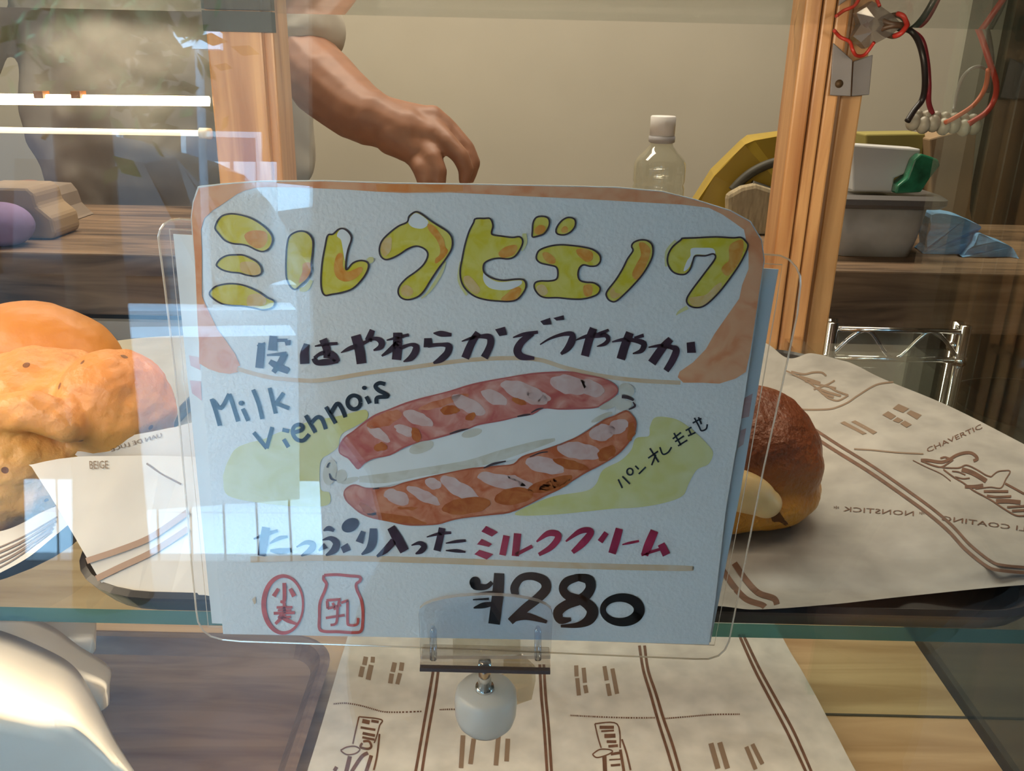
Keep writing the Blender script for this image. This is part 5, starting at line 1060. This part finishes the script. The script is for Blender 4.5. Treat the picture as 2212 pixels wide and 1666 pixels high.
lump('cloth_bundle', [('e', (g1.x, .932, ZC + .022), (.034, .026, .024)), ('e', (g1.x - .02, .932, ZC + .015), (.04, .026, .017))], plain('purple_cloth', (.22, .15, .28), .8, var=.15, scale=20), 'dull purple cloth bundle on the counter edge', 'cloth bundle')
# ---------------------------------------------------------------- the baker
M_SKIN = plain('skin', (.30, .145, .085), .5, var=.10, scale=40, sss=.25)
M_SHIRT = plain('beige_shirt', (.64, .59, .50), .85, var=.06, scale=25, bump=.2)
cA2 = crop(560, 0, 3.45625)
def J(x, y, d): 
    q = cA2((x, y)); return hit_y(q[0], q[1], d)
S_ = 1.05 / F / 3.45625
person = empty('person', (-0.62, 1.52, 0), 'person in a beige shirt reaching a bare forearm over the counter', 'person')
elb = J(300, 420, 1.16); wr = J(830, 880, 1.08)
def C(*a): return ('c', [(J(x, y, d), r_ * S_) for x, y, d, r_ in a])
hand = [('c', [(elb + Vector((-.004, .01, .004)), .039), (J(480, 620, 1.13), .043), (J(690, 800, 1.10), .0375), (wr, .033)]),
  C((830, 880, 1.08, 200), (960, 930, 1.075, 185), (1100, 1000, 1.07, 180)),
  C((960, 880, 1.08, 150), (1150, 900, 1.08, 125), (1290, 900, 1.08, 105)), C((1000, 1010, 1.065, 150), (1150, 1100, 1.06, 125), (1210, 1160, 1.06, 110)),
  C((1100, 960, 1.07, 160), (1260, 1010, 1.065, 115)),
  # index, middle, ring, little finger, thumb
  C((1290, 880, 1.08, 94), (1430, 985, 1.08, 74), (1545, 1110, 1.075, 68), (1592, 1220, 1.07, 60), (1572, 1325, 1.065, 46)),
  C((1275, 950, 1.07, 92), (1400, 1060, 1.055, 74), (1500, 1165, 1.05, 66), (1545, 1262, 1.05, 58), (1528, 1345, 1.05, 45)),
  C((1220, 1080, 1.06, 92), (1290, 1180, 1.045, 76), (1335, 1280, 1.04, 68), (1335, 1390, 1.04, 58), (1312, 1470, 1.045, 44)),
  C((1165, 1150, 1.06, 90), (1215, 1260, 1.04, 70), (1238, 1350, 1.035, 60), (1240, 1440, 1.035, 50), (1225, 1490, 1.04, 40)),
  C((1020, 1000, 1.10, 125), (1130, 1130, 1.12, 95), (1230, 1240, 1.13, 78), (1310, 1330, 1.13, 66), (1350, 1410, 1.12, 50))]
sh = Vector((-.40, 1.48, 1.46)); 
torso = [('e', (-.62, 1.52, 1.22), (.175, .105, .27)), ('e', (-.62, 1.52, 1.42), (.20, .10, .10)), ('e', (-.62, 1.53, .95), (.165, .11, .16)), ('c', [((-.62, 1.52, 1.48), .058), ((-.62, 1.50, 1.58), .055)]),
   ('e', (-.62, 1.49, 1.69), (.075, .092, .112)), ('e', (-.62, 1.398, 1.675), (.012, .016, .018)), ('e', (-.697, 1.50, 1.68), (.010, .018, .028)), ('e', (-.543, 1.50, 1.68), (.010, .018, .028)),
   ('c', [(sh, .062), ((-.36, 1.32, 1.42), .048), (elb + Vector((-.004, .01, .004)), .039)]), ('c', [((-.84, 1.48, 1.44), .06), ((-.90, 1.46, 1.20), .048), ((-.84, 1.36, 1.05), .042), ((-.74, 1.30, 1.09), .034), ((-.70, 1.28, 1.10), .030)]),
   ('c', [((-.71, 1.53, .90), .085), ((-.72, 1.51, .50), .060), ((-.72, 1.54, .09), .042), ((-.72, 1.44, .045), .040)]), ('c', [((-.53, 1.53, .90), .085), ((-.52, 1.51, .50), .060), ((-.52, 1.54, .09), .042), ((-.52, 1.44, .045), .040)])]
def dsk(p): return p + Vector((fbm(p, 40, 2), fbm(p + Vector((3, 1, 2)), 40, 2), fbm(p + Vector((1, 7, 2)), 40, 2))) * .0006
organic('body', hand + torso, .0030, M_SKIN, person, 3, dsk)
# shirt over torso and upper arm, trousers and hair
cuff = J(360, 330, 1.16)
def dsh(p): return p + Vector((fbm(p, 9, 3), fbm(p + Vector((5, 0, 0)), 9, 3), 0)) * .008
organic('shirt', [('e', (-.62, 1.52, 1.22), (.195, .125, .28)), ('e', (-.62, 1.52, 1.40), (.215, .118, .105)), ('e', (-.62, 1.53, 1.0), (.185, .13, .15)),
   ('c', [(sh, .082), ((-.36, 1.33, 1.42), .066), (J(330, 210, 1.18), .054)]), ('c', [((-.84, 1.48, 1.44), .078), ((-.90, 1.46, 1.25), .066)]),
   ('c', [(J(190, 480, 1.30), .035), (J(170, 800, 1.32), .05), (J(60, 1150, 1.34), .07)])], .008, M_SHIRT, person, 5, dsh)
organic('trousers', [('e', (-.62, 1.53, .93), (.178, .125, .12)), ('c', [((-.71, 1.53, .88), .098), ((-.72, 1.51, .50), .078), ((-.72, 1.54, .10), .062)]), ('c', [((-.53, 1.53, .88), .098), ((-.52, 1.51, .50), .078), ((-.52, 1.54, .10), .062)])], .012, plain('dark_cotton', (.04, .04, .05), .85), person, 4)
organic('hair', [('e', (-.62, 1.515, 1.735), (.084, .092, .085)), ('e', (-.62, 1.55, 1.68), (.078, .055, .09))], .010, plain('dark_hair', (.02, .014, .01), .5), person, 3)
# ---------------------------------------------------------------- the street behind the camera, mirrored in the front pane
def rray(px, py):
    d = ray(px, py).normalized(); t = (GP - CAM).dot(GN) / d.dot(GN); p = CAM + d * t
    return p, (d - GN * 2 * d.dot(GN)).normalized()
def refl(px, py, dist):
    p, d = rray(px, py); return p + d * dist
def refl_z(px, py, z):
    p, d = rray(px, py); return p + d * ((z - p.z) / d.z)
def refl_y(px, py, y):
    p, d = rray(px, py); return p + d * ((y - p.y) / d.y)
# bright paving slabs out in the daylight
M_SLAB = plain('white_paving', (.92, .93, .93), .5, var=.03, scale=5)
pv = empty('pavement'); pv['kind'] = 'structure'
ca, cb_, cc, cd_ = refl_z(48, 1035, .03), refl_z(692, 1040, .03), refl_z(700, 1200, .03), refl_z(52, 1196, .03)
NX, NY = 9, 2
for i in range(NX):
    for j in range(NY):
        def q(u, v_): return (ca.lerp(cb_, u)).lerp(cd_.lerp(cc, u), v_)
        e_ = .012; sk_ = -0.04
        u0_, u1_ = (i + e_ * 3) / NX, (i + 1 - e_ * 3) / NX; v0_, v1_ = (j + e_) / NY, (j + 1 - e_) / NY
        P = [q(u0_, v0_), q(u1_, v0_), q(u1_, v1_), q(u0_, v1_)]
        lo = [Vector((p.x, p.y, 0)) for p in P]; hi = [Vector((p.x, p.y, .03)) for p in P]
        mesh('paving_slab', lo + hi, [(4, 5, 6, 7), (0, 3, 2, 1), (0, 1, 5, 4), (1, 2, 6, 5), (2, 3, 7, 6), (3, 0, 4, 7)], M_SLAB, pv)
# low pale kerb steps
st_ = empty('kerb_steps'); st_['kind'] = 'structure'
M_KERB = plain('grey_concrete', (.55, .56, .58), .7, var=.08, scale=6)
k0, k1 = refl(246, 640, 4.6), refl(620, 650, 4.6)
for k, (pa_, pb_, dd) in enumerate((((246, 612), (640, 618), 4.9), ((250, 668), (640, 674), 4.4), ((256, 725), (640, 731), 3.9))):
    A, B = refl(*pa_, dd), refl(*pb_, dd)
    d_ = (B - A); d_.z = 0
    nrm = Vector((-d_.y, d_.x, 0)).normalized() * .42
    if nrm.y < 0: nrm = -nrm
    z_ = max(.12, (A.z + B.z) / 2)
    P = [Vector((A.x, A.y, 0)), Vector((B.x, B.y, 0)), Vector((B.x, B.y, 0)) - nrm, Vector((A.x, A.y, 0)) - nrm]
    lo = P; hi = [Vector((p.x, p.y, z_)) for p in P]
    mesh('step', lo + hi, [(4, 5, 6, 7), (0, 3, 2, 1), (0, 1, 5, 4), (1, 2, 6, 5), (2, 3, 7, 6), (3, 0, 4, 7)], M_KERB, st_)
# cars
def car(center, rz, L, Wd, Hh, col, label, dark=False):
    e = empty('car', (0, 0, 0), label, 'car')
    M_ = Matrix.Translation(Vector((center.x, center.y, 0))) @ Matrix.Rotation(rz, 4, 'Z')
    def X(vf): return [M_ @ Vector(v) for v in vf[0]], vf[1]
    prof = [(-L / 2, .35), (-L / 2, .75), (-L * .44, .92), (-L * .22, 1.0), (-L * .12, Hh - .08), (0, Hh), (L * .25, Hh), (L * .40, Hh - .12), (L * .49, 1.0), (L / 2, .8), (L / 2, .35), (L * .38, .22), (-L * .38, .22)]
    P = cr(prof, 3, True); n = len(P)
    V = [(x, s * Wd / 2 * (1 - .16 * max(0, (z - .95) / (Hh - .95))), z) for s in (-1, 1) for x, z in P]
    mesh('body', *X((V, [tuple(range(n)), tuple(range(n, 2 * n))] + [(i, (i + 1) % n, n + (i + 1) % n, n + i) for i in range(n)])), plain('car_' + label[:5], col, .25, coat=.6), e)
    M_WIN = plain('car_window', (.015, .018, .022), .08)
    for s in (-1, 1):
        for x0_, x1_, x2_, x3_ in ((-L * .17, 0, 0, -L * .09), (.03, L * .20, L * .20, .03), (L * .22, L * .43, L * .36, L * .22)):
            yb2 = s * (Wd / 2 * .995 + .004); yt = s * (Wd / 2 * .86 + .004)
            v = [(x0_, yb2, 1.0), (x1_, yb2, 1.0), (x2_, yt, Hh - .12), (x3_, yt, Hh - .12)]
            mesh('window', *X((v, [(0, 1, 2, 3)])), M_WIN, e)
        for x in (-L * .31, L * .31):
            vv, ff_ = tubevf([(x, s * (Wd / 2 - .18), .31), (x, s * (Wd / 2 + .01), .31)], .31, 24)
            wh = mesh('wheel', *X((vv, ff_)), plain('tyre', (.02, .02, .02), .7), e)
            vv, ff_ = tubevf([(x, s * (Wd / 2 + .0), .31), (x, s * (Wd / 2 + .02), .31)], .18, 20)
            mesh('hubcap', *X((vv, ff_)), M_STEEL, wh)
    for s in (-1, 1):
        mesh('lamp', *X(boxvf(-L / 2 - .02, -L / 2 + .1, s * Wd * .36 - .14, s * Wd * .36 + .14, .66, .78)), plain('lamp_lens', (.8, .82, .85), .1), e)
    return e
w1 = refl(430, 470, 9.0); car(w1, .12, 4.3, 1.75, 1.62, (.75, .78, .80), 'white parked car across the road')
w2 = refl(-190, 500, 6.2); car(w2, -.08, 4.4, 1.8, 1.72, (.012, .012, .014), 'black parked car across the road')
# tree with a bare dark trunk and loose foliage
t_b = refl(205, 640, 3.0); tx, ty_ = t_b.x, t_b.y
tree = empty('street_tree', (tx, ty_, 0), 'street tree with a dark bare trunk', 'tree')
M_BARK = plain('bark', (.045, .03, .022), .9, var=.4, scale=10, stretch=(3, 3, .5), bump=.6)
mesh('trunk', *tubevf([(tx, ty_, 0), (tx + .01, ty_, .8), (tx - .01, ty_, 1.6), (tx + .05, ty_ + .02, 2.3), (tx + .0, ty_, 3.0)], [.13, .095, .085, .075, .05], 14), M_BARK, tree, True)
fc = refl(240, 70, 2.9); mesh('branch', *tubevf([(tx, ty_, 1.75), tuple(fc)], [.03, .01], 8), M_BARK, tree, True)
rnd = random.Random(5); lv = []
for i in range(420):
    a = rnd.gauss(0, 1), rnd.gauss(0, 1), rnd.gauss(0, 1)
    c_ = Vector((fc.x + a[0] * .13, fc.y + a[1] * .10, fc.z + a[2] * .13))
    t1_ = Vector((rnd.uniform(-1, 1), rnd.uniform(-1, 1), rnd.uniform(-1, 1))).normalized(); t2_ = t1_.orthogonal().normalized()
    s_ = rnd.uniform(.03, .055)
    lv.append(([c_ - t1_ * s_, c_ + t2_ * s_ * .5, c_ + t1_ * s_, c_ - t2_ * s_ * .5], [(0, 1, 2, 3)]))
fo = mesh('foliage', *join(lv), plain('leaf', (.10, .20, .05), .6, var=.4, scale=3), tree, kind='stuff')
# house front across the road
hs = empty('house', (0, -12.2, 0), 'brown house front across the road', 'building')
box('wall', -9, 9, -12.6, -12.2, 0, 5.2, plain('brown_render', (.16, .10, .06), .85, var=.15, scale=1.5), hs)
for x in (-6.5, -4.6, -2.4, 1.2, 3.6):
    wd = box('window', x, x + 1.1, -12.2, -12.14, 1.2, 2.5, plain('window_frame_white', (.6, .62, .63), .5), hs)
    box('pane', x + .08, x + 1.02, -12.14, -12.12, 1.28, 2.42, plain('house_pane', (.10, .14, .18), .06), wd)
for xx in (-8.6, 6.5):
    box('sky_block_wall', xx - .3, xx, -12.2, -1.6, 0, 6.0, plain('brown_render', (.16, .10, .06), .85), hs)  # unseen walls added along the street to cut skylight from the sides
# white slatted gate
gt = empty('garden_gate', (0, 0, 0), 'white slatted garden gate across the road', 'gate')
for xa, xb in ((462, 500), (508, 556), (564, 600)):
    A, B, C_ = refl(xa, 420, 7.0), refl(xb, 420, 7.0), refl((xa + xb) / 2, 350, 7.0)
    box('slat', min(A.x, B.x), max(A.x, B.x), A.y - .02, A.y + .02, .05, C_.z, plain('gate_white', (.9, .9, .9), .5), gt)
A, B = refl(462, 470, 7.0), refl(600, 470, 7.0)
box('rail', A.x, B.x, A.y - .05, A.y - .02, .55, .65, plain('gate_white', (.9, .9, .9), .5), gt)
# lit shop sign hanging over the road side
sg = refl(428, 88, 4.6)
sgn = box('hanging_sign', sg.x - .11, sg.x + .11, sg.y - .02, sg.y + .02, sg.z - .04, sg.z + .04, plain('white_board', (.9, .92, .95), .5)); tag(sgn, 'small white board sign high across the road', 'sign')
pole = mesh('sign_pole', *tubevf([(sg.x, sg.y, 0), (sg.x, sg.y, sg.z - .041)], .02, 10), plain('pole_paint', (.3, .32, .34), .5), sgn)
# the photographer, in a dark coat
ph = empty('person', (.075, -.33, 0), 'person in a dark coat standing outside the case', 'person')
def phs(k, pants=False):
    return [('e', (.095, -.36, 1.18), (.19 * k, .115 * k, .30)), ('e', (.095, -.36, 1.42), (.20 * k, .11 * k, .11)), ('e', (.095, -.36, .95), (.20 * k, .12 * k, .18)),
      ('c', [((-.075, -.36, 1.44), .060 * k), ((-.085, -.34, 1.18), .050 * k), ((.0, -.20, 1.12), .042 * k)]), ('c', [((.29, -.36, 1.44), .065 * k), ((.36, -.34, 1.18), .052 * k), ((.24, -.20, 1.12), .042 * k)])]
M_COAT = plain('dark_coat', (.012, .012, .014), .9)
legs = [('c', [((.0, -.36, .9), .09), ((.0, -.37, .5), .065), ((.0, -.36, .09), .045), ((.0, -.27, .045), .042)]), ('c', [((.20, -.36, .9), .09), ((.20, -.37, .5), .065), ((.20, -.36, .09), .045), ((.20, -.27, .045), .042)])]
head = [('c', [((.075, -.36, 1.48), .058), ((.075, -.35, 1.58), .055)]), ('e', (.075, -.34, 1.69), (.075, .092, .112)), ('e', (.075, -.248, 1.675), (.012, .016, .018)), ('e', (-.002, -.35, 1.68), (.01, .018, .028)), ('e', (.152, -.35, 1.68), (.01, .018, .028)),
        ('c', [((.0, -.20, 1.12), .036), ((.02, -.15, 1.10), .028), ((.03, -.13, 1.10), .02)]), ('c', [((.24, -.20, 1.12), .036), ((.19, -.15, 1.10), .028), ((.16, -.13, 1.10), .02)])]
organic('body', phs(.9) + legs + head, .012, M_SKIN, ph, 4)
organic('coat', phs(1.08) + [('e', (.095, -.36, .78), (.215, .15, .20))], .012, M_COAT, ph, 4)
organic('trousers', [('c', [((.0, -.36, .88), .105), ((.0, -.37, .5), .08), ((.0, -.36, .1), .065)]), ('c', [((.20, -.36, .88), .105), ((.20, -.37, .5), .08), ((.20, -.36, .1), .065)])], .012, M_COAT, ph, 4)
organic('hair', [('e', (.075, -.365, 1.735), (.084, .092, .085)), ('e', (.075, -.40, 1.68), (.078, .055, .09))], .012, plain('dark_hair', (.02, .014, .01), .5), ph, 3)
